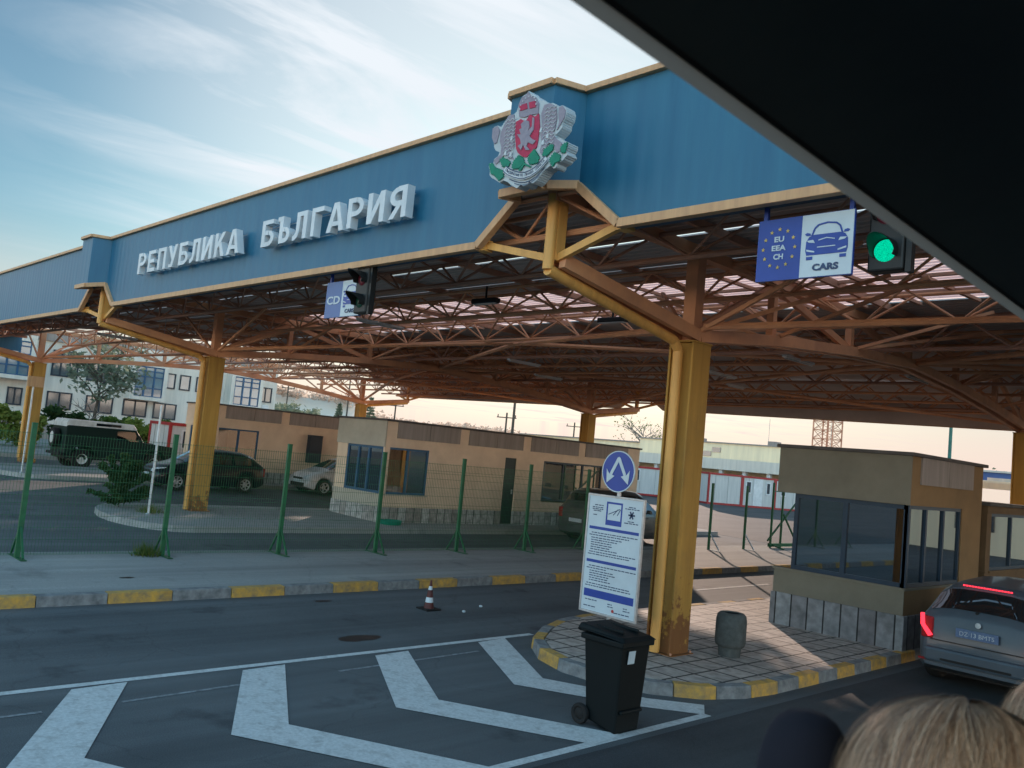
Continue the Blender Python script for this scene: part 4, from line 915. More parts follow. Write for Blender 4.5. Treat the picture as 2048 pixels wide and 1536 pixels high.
# second booth to the right with blue canopy strip behind
t = thing('low_building', (-14,46,0), 'low pale building with a blue eaves strip far right behind the near booth', 'building')
w = MB(); w.box(-14.6,10,46,54,0,3.3); w.build('wall', M['cream'], t)
w = MB(); w.box(-14.9,10.3,45.2,54.3,3.3,3.95); w.build('eaves_strip', M['sign_blue2'], t)
w = MB(); w.box(-15.0,10.4,45.1,54.4,3.95,4.04); w.build('roof', M['white_plas'], t)
for k in range(5):
    w = MB(); x = -13.5+k*4; w.box(x,x+1.8,45.97,46.02,1.1,2.4); w.build('window', M['glass_dark'], t)

# ------------------------------------------------------------------ fence
fy = [-5.1,-2.75,-.4,1.98,4.33,6.72,9.08,11.45,13.8,16.1,18.4]
FX = -15.85
fen = thing('mesh_fence', (FX,4.33,.24), 'green welded mesh fence on splayed foot posts along the pavement', 'fence')
def fence_post(parent, x, y, z, both=True, h=2.2):
    p = MB(); p.box(x-.03, x+.03, y-.04, y+.04, z, z+h); p.box(x-.032, x+.032, y-.042, y+.042, z+h, z+h+.02)
    o = p.build('fence_post', M['fence'], parent)
    f = MB(); sides = (-1, 1) if both else (1,)
    for s in sides:
        f.beam((x+s*.03,y,z+.50), (x+s*.34,y,z+.03), .03, .03); f.box(x+s*.02, x+s*.40, y-.045, y+.045, z, z+.012)
    f.build('foot', M['fence'], o); return o
for y in fy: fence_post(fen, FX, y, gz(FX)+.135)
for a, b in zip(fy, fy[1:]):
    m = MB(); z0 = gz(FX)+.18; n = 46; r = .0022
    for i in range(1, n):
        yy = a+.05+(b-a-.1)*i/n; m.beam((FX,yy,z0), (FX,yy,z0+2.02), 2*r)
    for zz in (0,.02,.25,.45,.65,.85,.98,1.05,1.25,1.45,1.65,1.78,1.84,2.0): m.beam((FX+.005,a+.04,z0+zz), (FX+.005,b-.04,z0+zz), 2.4*r)
    m.build('mesh_panel', M['fence'], fen)
def loose_post(y, label):
    t = thing('fence_post', (-15.6,y,gz(-15.6)+.135), label, 'post', 'bare green posts right of the main column')
    x, z = -15.6, gz(-15.6)+.135
    p = MB(); p.box(x-.03, x+.03, y-.035, y+.035, z, z+2.12); p.build('upright', M['fence'], t)
    f = MB(); f.beam((x+.03,y,z+.50), (x+.38,y,z+.03), .035); f.box(x+.02, x+.42, y-.05, y+.05, z, z+.012); f.build('foot', M['galv'], t)
loose_post(24.2, 'bare green fence post standing nearest the main yellow column on its right')
loose_post(26.3, 'bare green fence post midway between the main column and the near booth')
t = thing('gate_frame', (-15.8,29.3,.24), 'green triangular braced gate frame standing beside the near booth', 'gate')
x, z = -15.8, .24; g = MB()

for yy in (28.4,29.1,30.4): g = MB(); g.beam((x,yy,z), (x,yy,z+2.3), .06); g.build('upright', M['fence'], t)
g = MB(); g.beam((x,28.2,z+.25), (x,30.6,z+2.0), .05); g.beam((x,28.3,z+.1), (x,30.7,z+.1), .09, .12); g.beam((x,29.2,z+1.2), (x,30.3,z+.15), .05); g.beam((x,28.4,z+2.0), (x,31.5,z+2.0), .035); g.beam((x+.03,28.5,z+.1), (x+.5,28.5,z+.0), .05); g.build('brace', M['fence'], t)

# ------------------------------------------------------------------ signs on the island
px, py = -7.5, 9.36
t = thing('information_board', (px,py,.15), 'tall white and blue information board under a round arrow sign on the island', 'signboard')
g = MB(); g.tube((px,py,.147), (px,py,2.86), .03, n=12); g.build('pole', M['galv'], t, smooth=True)
y = 9.30; bx0, bx1, bz0, bz1 = -7.97, -7.02, .66, 2.24
b = MB(); b.box(bx0, bx1, y, y+.02, bz0, bz1); bo = b.build('panel', M['sign_white'], t)
b = MB()
for a in ((bx0-.015,bx0+.012,bz0-.015,bz1+.015),(bx1-.012,bx1+.015,bz0-.015,bz1+.015)): b.box(a[0],a[1],y-.012,y+.03,a[2],a[3])
b.box(bx0+.012,bx1-.012,y-.012,y+.03,bz0-.015,bz0+.012); b.box(bx0+.012,bx1-.012,y-.012,y+.03,bz1-.012,bz1+.015); b.build('frame', M['galv'], bo, bevel=.003)
W_, H_ = bx1-bx0, bz1-bz0
def R4(mb, u0, u1, v0, v1, d=.003): mb.box(bx0+u0*W_, bx0+u1*W_, y-d, y, bz1-v1*H_, bz1-v0*H_)
bl = MB(); R4(bl,.05,.95,.27,.295); R4(bl,.05,.95,.555,.58); R4(bl,.05,.95,.81,.875); R4(bl,.34,.63,.045,.062); R4(bl,.34,.63,.20,.245); R4(bl,.34,.365,.062,.20); R4(bl,.605,.63,.062,.20); bl.build('blue_bands', M['sign_blue'], bo)
rt = MB(); random.seed(3)
def line(v, u0, u1, h=.004):
    u = u0
    while u < u1-.02:
        w = random.uniform(.025,.075); R4(rt, u, min(u+w,u1), v-h, v+h, .002); u += w+.012
rows = [(.325,.10,.95),(.345,.06,.80),(.368,.10,.66),(.388,.10,.58),(.408,.10,.48),(.428,.10,.52),(.448,.10,.45),(.468,.10,.60),(.49,.08,.92),(.51,.06,.85),(.61,.10,.95),(.63,.06,.42),(.652,.12,.55),(.672,.12,.60),(.692,.12,.5),(.712,.12,.46),(.732,.12,.52),(.76,.08,.86),(.78,.06,.9),(.90,.08,.3),(.905,.5,.58),(.925,.5,.6),(.912,.78,.88),(.932,.78,.9),(.955,.06,.3),(.965,.62,.9),(.085,.12,.28),(.105,.08,.28),(.12,.08,.28),(.135,.1,.26),(.17,.1,.2),(.07,.74,.86),(.085,.68,.93),(.19,.74,.86),(.205,.68,.93)]
for v, a, b_ in rows: line(v, a, b_)
rt.build('text_lines', M['sign_dark'], bo)
rd = MB(); R4(rd,.36,.365,.0,.0); cx, cz = bx0+.49*W_, bz1-.13*H_
for (a, b_) in (((-.1,-.035),(.09,.05)),((-.02,-.04),(.06,.045)),((.05,-.04),(.10,.045))): rd.beam((cx+a[0],y-.002,cz+a[1]), (cx+b_[0],y-.002,cz+b_[1]), .003, .01)
cx, cz = bx0+.80*W_, bz1-.135*H_
for i in range(6):
    a = i*PI/3; rd.beam((cx,y-.002,cz), (cx+.055*math.cos(a),y-.002,cz+.055*math.sin(a)), .003, .022)
rd.build('road_symbol', M['sign_dark'], bo)
rr = MB(); rr.lathe([(0,-.003),(.022,-.003),(.022,0)], (bx0+.60*W_,y,bz1-.955*H_), 'y', 16); rr.build('red_seal', M['red'], bo)
# round mandatory sign
g = MB(); g.lathe([(0,0),(.272,0),(.28,.004),(.28,.012),(0,.012)], (px,9.30,2.59), 'y', 40); ro = g.build('round_sign', M['sign_blue'], t)
g = MB(); g.lathe([(.268,-.003),(.282,-.003),(.282,.014),(.268,.014)], (px,9.30,2.59), 'y', 40); g.build('white_rim', M['sign_white'], ro)
g = MB(); cz = 2.59
for s in (-1, 1):
    g.prismY([(px,cz+.20),(px+s*-.0,cz+.13),(px+s*.105,cz-.06),(px+s*.14,cz-.03),(px+s*.025,cz+.185)][::s], 9.292, 9.297)
    g.prismY([(px+s*.055,cz-.065),(px+s*.185,cz-.165),(px+s*.20,cz+.025),(px+s*.155,cz-.035)][::s], 9.2925, 9.2975)
g.build('white_arrows', M['sign_white'], ro)

# wheelie bin
t = thing('wheelie_bin', (-5.72,7.30,0), 'dark green wheeled rubbish bin with closed lid and pale sticker at the kerb', 'bin')
g = MB(); x0, x1, y0, y1 = -5.98,-5.47,7.08,7.55; s = .045
vs = [(x0+s+.03,y0+s,.06),(x1-s,y0+s,.0),(x1-s,y1-s,.0),(x0+s+.03,y1-s,.06),(x0,y0,.93),(x1,y0,.90),(x1,y1,.90),(x0,y1,.93)]
g.add(vs, [(3,2,1,0),(4,5,6,7),(0,1,5,4),(1,2,6,5),(2,3,7,6),(3,0,4,7)]); g.box(x1-.03,x1+.012,y0+.06,y1-.06,.2,.24); bo = g.build('body', M['bin'], t, bevel=.02)
g = MB(); g.box(x0-.02,x1+.03,y0-.03,y1+.03,.865,.925); g.build('rim', M['bin'], bo, bevel=.012)
g = MB(); g.add([(x0-.07,y0-.035,.96),(x1+.06,y0-.035,.925),(x1+.06,y1+.035,.925),(x0-.07,y1+.035,.96),(x0-.05,y0-.01,1.02),(x1+.0,y0+.02,.965),(x1+.0,y1-.02,.965),(x0-.05,y1+.01,1.02)], [(3,2,1,0),(4,5,6,7),(0,1,5,4),(1,2,6,5),(2,3,7,6),(3,0,4,7)]); g.box(x0+.05,x1-.08,y0+.1,y0+.13,.975,1.015); g.box(x0+.05,x1-.08,y1-.13,y1-.1,.975,1.015); g.build('lid', M['bin'], t, bevel=.014)
g = MB(); g.tube((x0-.10,y0+.03,.94),(x0-.10,y1-.03,.94),.016,n=10); g.box(x0-.1,x0,y0+.04,y0+.07,.92,.95); g.box(x0-.1,x0,y1-.07,y1-.04,.92,.95); g.build('handle', M['bin'], t)
for yy in (y0-.02, y1-.03):
    g = MB(); g.lathe([(0,0),(.035,0),(.06,.012),(.075,.0),(.10,.0),(.105,.012),(.105,.038),(.10,.05),(0,.05)], (x0+.03,yy,.105), 'y', 24); g.build('wheel', M['rubber'], t, smooth=True)
g = MB(); g.add([(x1+.004-.006*0,7.18,.70),(x1+.004,7.29,.70),(x1+.010,7.29,.83),(x1+.010,7.18,.83)], [(0,1,2,3)]); g.v = [(v[0]-.012 if v[2]<.75 else v[0]-.006, v[1], v[2]) for v in g.v]; g.v = [(v[0]+.012, v[1], v[2]) for v in g.v]; g.build('sticker', M['sign_white'], bo)
# concrete litter bin
t = thing('litter_bin', (-6.7,11.12,.15), 'round grey concrete litter bin with open top on the sunlit paving', 'bin')
g = MB(); g.lathe([(0,.0),(.15,.0),(.16,.10),(.165,.13),(.20,.15),(.215,.2),(.215,.50),(.20,.57),(.17,.60),(.125,.605),(.12,.58),(.12,.35),(0,.35)], (-6.7,11.12,.147), 'z', 32); g.build('shell', M['binconc'], t, smooth=True, angle=50)
g = MB(); g.lathe([(.119,.36),(.119,.59)], (-6.7,11.12,.147), 'z', 24); g.build('liner', M['rubber'], t)
# traffic cone
t = thing('traffic_cone', (-11.22,9.3,gz(-11.2)), 'worn red and white traffic cone standing in the road', 'cone')
z0 = gz(-11.2); c0 = (-11.22,9.3,z0)
g = MB(); g.box(-11.37,-11.07,9.15,9.45,z0,z0+.025); g.build('base', M['rubber'], t, bevel=.01)
g = MB(); g.lathe([(.085,.025),(.068,.12)], c0, 'z', 20); g.lathe([(.056,.20),(.036,.32)], c0, 'z', 20); g.lathe([(.028,.38),(.014,.47),(.012,.475),(0,.475)], c0, 'z', 20); co = g.build('body', M['cone'], t, smooth=True)
g = MB(); g.lathe([(.068,.12),(.056,.20)], c0, 'z', 20); g.lathe([(.036,.32),(.028,.38)], c0, 'z', 20); g.build('white_band', M['sign_white'], co, smooth=True)
# litter
for i, (x, y) in enumerate([(-10.85,9.75),(-11.1,10.35)]):
    g = MB(); z0 = gz(x)
    g.lathe([(0,.0),(.028,.006),(.035,.02),(.02,.035),(0,.04)], (x,y,z0+.002), 'z', 7)
    tag(g.build('litter', M['sign_white']), ['crumpled white scrap on the road just right of the cone','second crumpled white scrap farther right of the cone'][i], 'litter')
# thin poles
for x, y, h, lab in ((-21.68,8.73,2.7,'thin white pole on the near booth island beside the sapling'),(-31.83,8.49,3.1,'thin pale pole on the far left island beside the yellow column')):
    t = thing('sign_pole', (x,y,gz(x)+.15), lab, 'pole')
    g = MB(); z0 = gz(x)+.15; g.tube((x,y,z0), (x,y,z0+h), .028, n=10); g.build('pole', M['white'], t, smooth=True)
    g = MB(); g.lathe([(0,0),(.07,0),(.06,.02),(.03,.03)], (x,y,z0), 'z', 14); g.build('foot', M['galv'], t)
    if h > 3: g = MB(); g.box(x-.05,x+.05,y-.2,y+.3,z0+h-.25,z0+h+.1); g.build('small_sign', M['trim'], t)
# green hose reel / tub near booth
g = MB(); g.lathe([(0,0),(.3,0),(.34,.1),(.33,.12),(.28,.03),(0,.02)], (-20.45,15.2,gz(-20.4)+.15), 'z', 20); tag(g.build('basin', M['crest_green'], smooth=True), 'shallow green plastic basin at the foot of the long booth', 'basin')
# ------------------------------------------------------------------ vehicles (local: +y forward, origin on the ground under the middle)
def interp(pts, t):
    if t <= pts[0][0]: return pts[0][1]
    for (a,va),(b,vb) in zip(pts, pts[1:]):
        if t <= b:
            u = (t-a)/(b-a); return va+(vb-va)*u
    return pts[-1][1]
def car(name, loc, rotz, label, paint, L, W, top, belt, wheels, rw, side_glass, wind, rear, cat='car', tumble=.42, clear=.20, rim='rim', lamps_on=False, boxy=False, roof_mat=None, plates=True, group=None, spokes=6):
    t = thing(name, loc, label, cat, group, rotz)
    ys = sorted(set([round(-L/2+L*i/84.0, 4) for i in range(85)]+[-L/2+.02, L/2-.02, -L/2+.06, L/2-.06]+[v for g in side_glass for v in g]+list(wind)+list(rear)))
    ra = rw+.07
    def T(y): return interp(top, y)
    def B(y): return min(interp(belt, y), T(y)-.02)
    def Wd(y):
        e = abs(y)/(L/2); return W/2*(1-(.02 if boxy else .13)*e**5-(.0 if boxy else .12)*max(0, e-.93)/.07*.6)
    def zb(y):
        z = clear+(0.10*max(0, (abs(y)/(L/2)-.85)/.15))
        for wy in wheels:
            if abs(y-wy) < ra: z = max(z, rw+math.sqrt(ra*ra-(y-wy)**2))
        return z
    def ring(y):
        w = Wd(y); z0 = zb(y); b = B(y); tp = T(y); h = max(0, tp-b)
        wr = w-.02-tumble*h-(.03 if not boxy else .0); cr = min(.11, h*.5) if not boxy else min(.04, h*.5)
        bz = min(z0+.10, b-.03)
        return [(0,z0),(w-.28,z0),(w-.05,z0),(w-.012,min(z0+.05,b-.04)),(w,max(bz,(z0+b)/2)),(w-.008,b-.10 if b-.10>z0+.06 else b-.02),(w-.04,b),(wr,tp-cr),(wr-(.14 if not boxy else .05),tp-.012),(wr*.5,tp+.012),(0,tp+.018)]
    rings = [ring(y) for y in ys]; k = len(rings[0])
    full = [[(x,y,z) for x,z in r]+[(-x,y,z) for x,z in r[-2:0:-1]] for r, y in zip(rings, ys)]
    n = len(full[0]); mb = MB(); vs = [p for r in full for p in r]; fs = []
    for i in range(len(ys)-1):
        for j in range(n): fs.append((i*n+j, (i+1)*n+j, (i+1)*n+(j+1)%n, i*n+(j+1)%n))
    fs.append(tuple(range(n))); fs.append(tuple(range((len(ys)-1)*n+n-1, (len(ys)-1)*n-1, -1)))
    mb.add(vs, fs)
    body = mb.build('body', M[paint], t, smooth=True, angle=38, local=True)
    dv = body.data
    bm_sm = body.modifiers.new('w', 'WEIGHTED_NORMAL') if False else None
    def patch(nm, y0, y1, j0, j1, m, u0=.0, u1=1.0, d=.006, parent=body, both=True):
        for s in ((1,-1) if both else (1,)):
            g = MB(); sel = [y for y in ys if y0-1e-4 <= y <= y1+1e-4]
            rows = []
            for y in sel:
                r = ring(y); seg = r[j0:j1+1]
                if len(seg) == 2:
                    a, b = Vector(seg[0]), Vector(seg[1]); a2 = a.lerp(b, u0); b2 = a.lerp(b, u1); nn = Vector((b-a).orthogonal()).normalized() if (b-a).length else Vector((1,0))
                    if nn.x < 0: nn = -nn
                    seg = [tuple(a2+nn*d), tuple(b2+nn*d)]
                else: seg = [(x*1.0, z+d) for x, z in seg]
                rows.append([(s*x, y, z) for x, z in seg])
            q = len(rows[0]); v = [p for r in rows for p in r]
            f = [(i*q+j, (i+1)*q+j, (i+1)*q+j+1, i*q+j+1) for i in range(len(rows)-1) for j in range(q-1)]
            g.add(v, f); g.build(nm, m, parent, smooth=True, local=True)
    for a, b in side_glass: patch('side_window', a, b, 6, 7, M['car_glass'], .06, .93, .008)
    def across(nm, y0, y1, m, par=body):
        g = MB(); sel = [y for y in ys if y0-1e-4 <= y <= y1+1e-4]; rows = []
        for y in sel:
            r = ring(y); r = [(r[7][0]*.97, r[7][1]+.02), (r[8][0]*.98, r[8][1]+.008), (r[9][0], r[9][1]+.008), (0, r[10][1]+.008)]
            rows.append([(x,y,z) for x, z in r]+[(-x,y,z) for x, z in r[-2::-1]])
        dy = .012 if y0 > 0 else -.012
        q = len(rows[0]); v = [(p[0],p[1]+dy,p[2]) for r in rows for p in r]
        g.add(v, [(i*q+j, (i+1)*q+j, (i+1)*q+j+1, i*q+j+1) for i in range(len(rows)-1) for j in range(q-1)]); g.build(nm, m, par, smooth=True, local=True)
    across('windscreen', wind[0]+.03, wind[1]-.03, M['car_glass']); across('rear_window', rear[0]+.03, rear[1]-.03, M['car_glass'])
    # door seams
    dn = MB()
    for y in ([side_glass[0][0]-.04] + [g[1]+.03 for g in side_glass]):
        for s in (-1, 1): dn.box(s*(Wd(y)-.0), s*(Wd(y)+.003), y-.006, y+.006, clear+.12, B(y)-.03)
    dn.build('door_seam', M['rubber'], body, local=True)
    hd = MB()
    for g_ in side_glass:
        for s in (-1, 1): hd.box(s*(Wd(0)), s*(Wd(0)+.03), g_[0]+.06, g_[0]+.24, B(0)-.16, B(0)-.125)
    hd.build('door_handle', M[paint], body, local=True, bevel=.008)
    for wy in wheels:
        for s in (-1, 1):
            x = s*(W/2-.11)
            w = MB(); w.lathe([(rw*.62,-.095),(rw*.9,-.10),(rw*.98,-.07),(rw,0),(rw*.98,.07),(rw*.9,.10),(rw*.62,.095)], (x,wy,rw), 'x', 32)
            wo = w.build('wheel', M['rubber'], t, smooth=True, local=True)
            r = MB(); r.lathe([(0,s*.055),(rw*.14,s*.065),(rw*.16,s*.05),(rw*.30,s*.04)], (x,wy,rw), 'x', 24); r.lathe([(rw*.55,s*.06),(rw*.62,s*.10),(rw*.66,s*.098)], (x,wy,rw), 'x', 32)
            for i in range(spokes):
                a = 2*PI*i/spokes; r.beam((x+s*.055,wy+rw*.12*math.cos(a),rw+rw*.12*math.sin(a)), (x+s*.075,wy+rw*.6*math.cos(a),rw+rw*.6*math.sin(a)), rw*.22, .03)
            r.build('rim', M[rim], wo, smooth=True, local=True)
            h = MB(); h.lathe([(0,s*.02),(rw*.62,s*.02)], (x,wy,rw), 'x', 24); h.build('brake_disc', M['rubber'], wo, local=True)
    # lamps, grille, bumpers
    zf = T(L/2-.1); zr = T(-L/2+.05)
    for s in (-1, 1):
        if boxy: break
        h = MB(); wf = Wd(L/2-.12)
        h.add([(s*(wf-.02),L/2-.42,.70),(s*(wf-.04),L/2-.14,.62),(s*(wf-.16),L/2-.0,.60),(s*(wf-.36),L/2+.008,.60),(s*(wf-.36),L/2-.03,.70),(s*(wf-.14),L/2-.14,.755),(s*(wf-.035),L/2-.38,.775)], [(0,1,2,3,4,5,6)][::1])
        h.v = [(v[0]+s*.012, v[1]+.012, v[2]) for v in h.v]
        h.build('headlamp', M['lamp_clear'], t, local=True)
        r = MB(); wr_ = Wd(-L/2+.05)
        zt0 = B(-L/2+.12); z1_ = min(zt0+.02, T(-L/2+.10)-.01)
        r.box(s*(wr_-.16), s*(wr_+.004), -L/2-.006, -L/2+.16, zt0-.32, zt0-.02); r.build('tail_lamp', M['lamp_red'], t, local=True, bevel=.02)
    g = MB(); g.box(-W*.3, W*.3, L/2-.01, L/2+.012, .30, .44); g.box(-W*.2, W*.2, L/2-.015, L/2+.010, .56, .64); g.build('grille', M['rubber'], t, local=True, bevel=.01)
    p = MB(); p.box(-.26, .26, L/2+.01, L/2+.022, .44, .55); (p.box(-.26, .26, -L/2-.03, -L/2-.015, .62, .73) if name == 'parked_car' else None); p.build('number_plate', M['sign_white'], t, local=True)
    mi = MB()
    for s in (-1, 1): mi.box(s*(Wd(wind[0])-.03), s*(Wd(wind[0])+.15), wind[0]-.16, wind[0]-.05, B(wind[0])-.0, B(wind[0])+.12)
    mi.build('wing_mirror', M[paint], t, local=True, bevel=.03)
    u = MB(); u.box(-W/2+.2, W/2-.2, -L/2+.3, L/2-.3, clear-.02, clear+.22); u.build('underbody', M['rubber'], t, local=True)
    return t, body, dict(T=T, B=B, Wd=Wd)
HT = [(-2.02,.45),(-2.0,.82),(-1.96,.98),(-1.9,1.04),(-1.55,1.30),(-1.2,1.41),(-.6,1.45),(.05,1.44),(.35,1.38),(1.05,1.0),(1.25,.93),(1.7,.84),(1.9,.76),(1.98,.66),(2.02,.45)]
HB = [(-2.0,.92),(-1.5,.98),(0,.94),(1.0,.90),(1.3,.86),(2.0,.6)]
x = -30.0; car('parked_car', (x,13.85,gz(x)), PI, 'black hatchback parked behind the second yellow column, front to the left', 'paint_black', 4.04, 1.72, HT, HB, (-1.23,1.28), .30, [(-1.42,-.78),(-.66,.02),(.14,.80)], (.36,1.06), (-1.9,-1.3), spokes=7)
WT = [(-1.95,.45),(-1.93,.9),(-1.86,1.1),(-1.7,1.36),(-1.45,1.44),(-.4,1.48),(.1,1.46),(.35,1.40),(1.05,1.02),(1.25,.95),(1.65,.86),(1.82,.78),(1.92,.64),(1.95,.45)]
x = -30.3; car('parked_car', (x,19.80,gz(x)), PI, 'white hatchback nosing out from behind the long booth, five spoke wheels', 'paint_white_car', 3.9, 1.68, WT, HB, (-1.2,1.22), .30, [(-1.35,-.72),(-.6,.02),(.14,.80)], (.36,1.06), (-1.86,-1.6), spokes=5)
ST = [(-2.15,.5),(-2.13,1.0),(-2.05,1.15),(-1.85,1.58),(-1.6,1.66),(-.4,1.70),(.2,1.67),(.42,1.60),(1.0,1.16),(1.2,1.08),(1.9,.98),(2.08,.85),(2.15,.5)]
x = -18.1; car('parked_car', (x,22.7,gz(x)), 0, 'grey estate car beyond the fence, mostly hidden by the information board and main column', 'paint_grey', 4.3, 1.78, ST, [(-2.1,1.05),(0,1.02),(1.1,1.0),(2.1,.8)], (-1.3,1.35), .33, [(-1.75,-.95),(-.82,.0),(.12,.75)], (.43,1.0), (-2.05,-1.82))
# car ahead in the next lane
AT = [(-2.1,.5),(-2.09,.95),(-2.04,1.05),(-1.78,1.40),(-1.6,1.46),(-.5,1.52),(.1,1.50),(.42,1.42),(1.2,1.02),(1.4,.95),(1.85,.84),(2.03,.7),(2.1,.5)]
ta, ba, fn = car('waiting_car', (-4.12,15.25,0), 0, 'silver blue hatchback with lit red brake lights waiting beside the near booth', 'paint_silver', 4.2, 1.78, AT, [(-2.1,.98),(-1.5,1.0),(0,.96),(1.3,.92),(2.1,.7)], (-1.3,1.32), .315, [(-1.5,-.85),(-.72,.0),(.12,.85)], (.44,1.2), (-2.03,-1.76))
for s in (-1, 1):
    g = MB(); g.add([(s*.715,-2.135,1.0),(s*.745,-2.12,1.0),(s*.735,-2.125,.84),(s*.62,-2.145,.70),(s*.585,-2.147,.72),(s*.70,-2.138,.85)], [(0,1,2,3,4,5)]); o_ = g.build('lit_tail_lamp', M['lamp_red_on'], ta, local=True); md = o_.modifiers.new('s','SOLIDIFY'); md.thickness = .05; md.offset = 0
    g = MB(); g.box(s*.62,s*.76,-2.125,-2.11,.36,.39); g.build('reflector', M['lamp_red'], ta, local=True)
g = MB()
for i in range(17): g.box(-.32+i*.038, -.32+i*.038+.022, -1.80, -1.775, 1.435, 1.455)
g.build('brake_light_bar', M['lamp_red_on'], ta, local=True)
g = MB(); g.beam((-.05,-1.99,1.12),(.34,-1.955,1.17),.02,.012); g.lathe([(0,-.03),(.02,-.03),(.025,0)], (-.05,-2.0,1.11), 'y', 10); g.build('rear_wiper', M['rubber'], ta, local=True)
g = MB(); g.box(-.62,.62,-2.118,-2.10,.655,.665); g.build('tailgate_seam', M['rubber'], ta, local=True)
g = MB(); g.box(-.45,.45,-2.18,-2.165,.40,.43); g.build('bumper_trim', M['rubber'], ta, local=True)
g = MB(); g.lathe([(0,-.012),(.035,-.01),(.04,0)], (0,-2.115,.955), 'y', 18); g.build('round_badge', M['lamp_clear'], ta, local=True)
g = MB(); g.box(-.27,.27,-2.15,-2.13,.76,.88); g.build('rear_plate', M['plate'], ta, local=True)
tx = MB(); text_on(tx, 'DZ·13 BMTS', 0, .79, -2.152, .06, fit=.44); tx.build('plate_lettering', M['lamp_clear'], ta, local=True)
g = MB(); g.box(-.68,.68,-2.17,-2.05,.36,.56); g.build('rear_bumper', M['paint_silver'], ta, local=True, bevel=.04)

# green off-road wagon
x = -37.0; z = gz(x)
t = thing('off_road_wagon', (x,13.05,z), 'dark green square off-road wagon with a white roof and spare wheel on the back', 'car')
prof = [(-2.05,.58),(-2.05,1.62),(-1.98,1.68),(.62,1.68),(.98,1.20),(2.18,1.10),(2.22,1.02),(2.22,.62)]
def arch(c, r, n=9, z0=.5): return [(c+r*math.cos(PI-PI*i/n), z0+r*math.sin(PI*i/n)) for i in range(n+1)]
lower = [(2.22,.58)]+[p for p in reversed(arch(1.45,.46,z0=.52))]+[p for p in reversed(arch(-1.35,.46,z0=.52))]+[(-2.05,.56)]
g = MB(); g.prismX(prof[1:]+lower, -.84, .84); bo = g.build('body', M['paint_green_dark'], t, bevel=.03, local=True)
g = MB(); g.prismX([(-2.07,1.62),(-2.05,1.80),(-1.96,1.92),(.50,1.90),(.66,1.70),(.64,1.66)], -.80, .80); ro = g.build('roof', M['rim_white'], t, bevel=.04, local=True)
for s in (-1, 1): g = MB(); g.box(s*.80,s*.812,-.95,.0,1.74,1.84); g.build('alpine_window', M['car_glass'], ro, local=True)
for s in (-1, 1): g = MB(); g.add([(s*.846,-.12,1.22),(s*.846,.80,1.22),(s*.846,.56,1.60),(s*.846,-.12,1.60)], [(0,1,2,3)]); g.build('side_window', M['glass'], bo, local=True)
g = MB(); g.add([(-.74,.955,1.24),(.74,.955,1.24),(.74,.665,1.64),(-.74,.665,1.64)], [(0,1,2,3)]); g.v = [(v[0],v[1]+.015,v[2]+.005) for v in g.v]; g.build('windscreen', M['car_glass'], bo, local=True)
for c in (1.45,-1.35):
    for s in (-1, 1):
        g = MB(); a = arch(c,.46,z0=.52); 
        for p, q in zip(a, a[1:]): g.beam((s*.86,p[0],p[1]), (s*.86,q[0],q[1]), .10, .05)
        g.build('wheel_arch', M['paint_green_dark'], bo, local=True)
        g = MB(); g.lathe([(.20,-.11),(.36,-.11),(.40,-.06),(.40,.06),(.36,.11),(.20,.11)], (s*.76,c,.40), 'x', 30); wo = g.build('wheel', M['rubber'], t, smooth=True, local=True)
        g = MB(); g.lathe([(0,s*.04),(.07,s*.05),(.10,s*.02),(.16,s*.03),(.19,s*.09),(.215,s*.10)], (s*.76,c,.40), 'x', 26); g.build('rim', M['rim_white'], wo, smooth=True, local=True)
g = MB(); g.lathe([(.20,-.1),(.37,-.1),(.39,0),(.37,.1),(.20,.1)], (0,-2.2,1.16), 'y', 30); wo = g.build('spare_wheel', M['rubber'], t, smooth=True, local=True)
g = MB(); g.lathe([(0,-.11),(.23,-.10),(.25,-.06)], (0,-2.2,1.16), 'y', 28); g.build('hub_cover', M['rim_white'], wo, smooth=True, local=True)
g = MB(); g.box(-.85,.85,2.2,2.34,.50,.66); g.box(-.82,.82,-2.2,-2.05,.5,.6); g.box(-.8,.8,-2.0,2.2,.38,.56); g.build('chassis', M['rubber'], t, local=True)
g = MB(); g.beam((-.8,2.0,1.14),(-.8,.98,1.25),.03,.03); g.beam((.83,.7,1.3),(1.0,.75,1.35),.02); g.box(.97,1.03,.70,.76,1.25,1.45); g.build('mirror', M['rubber'], t, local=True)
g = MB()
for s in (-1, 1):
    for y in (-.16,.86): g.box(s*.842,s*.848,y-.008,y+.008,.6,1.6)
    g.box(s*.845,s*.87,-.08,.02,1.05,1.09)
g.build('door_seam', M['rubber'], bo, local=True)

# pale truck far right
t = thing('box_truck', (-9.9,35,0), 'pale cream truck cab seen far right behind the near booth', 'truck')
g = MB(); g.box(-11.2,-9.0,34.2,36.0,.9,3.35); g.build('cab', M['cream'], t, bevel=.08)
g = MB(); g.box(-11.1,-9.1,34.17,34.21,2.3,3.05); g.build('windscreen', M['glass_dark'], t)
g = MB(); g.box(-11.3,-8.9,36.2,42,1.0,3.5); g.build('box_body', M['white_plas'], t)
g = MB(); g.box(-11.15,-9.05,34.1,34.3,.5,1.0); g.box(-10.9,-10.5,34.08,34.12,1.1,1.3); g.box(-9.7,-9.3,34.08,34.12,1.1,1.3); g.build('bumper', M['grey_trim'], t)
for y in (35.2,40.5):
    for xx in (-11.0,-9.25):
        g = MB(); g.lathe([(0,-.12),(.48,-.12),(.5,0),(.48,.12),(0,.12)], (xx,y,.5), 'x', 24); g.build('wheel', M['rubber'], t, smooth=True)

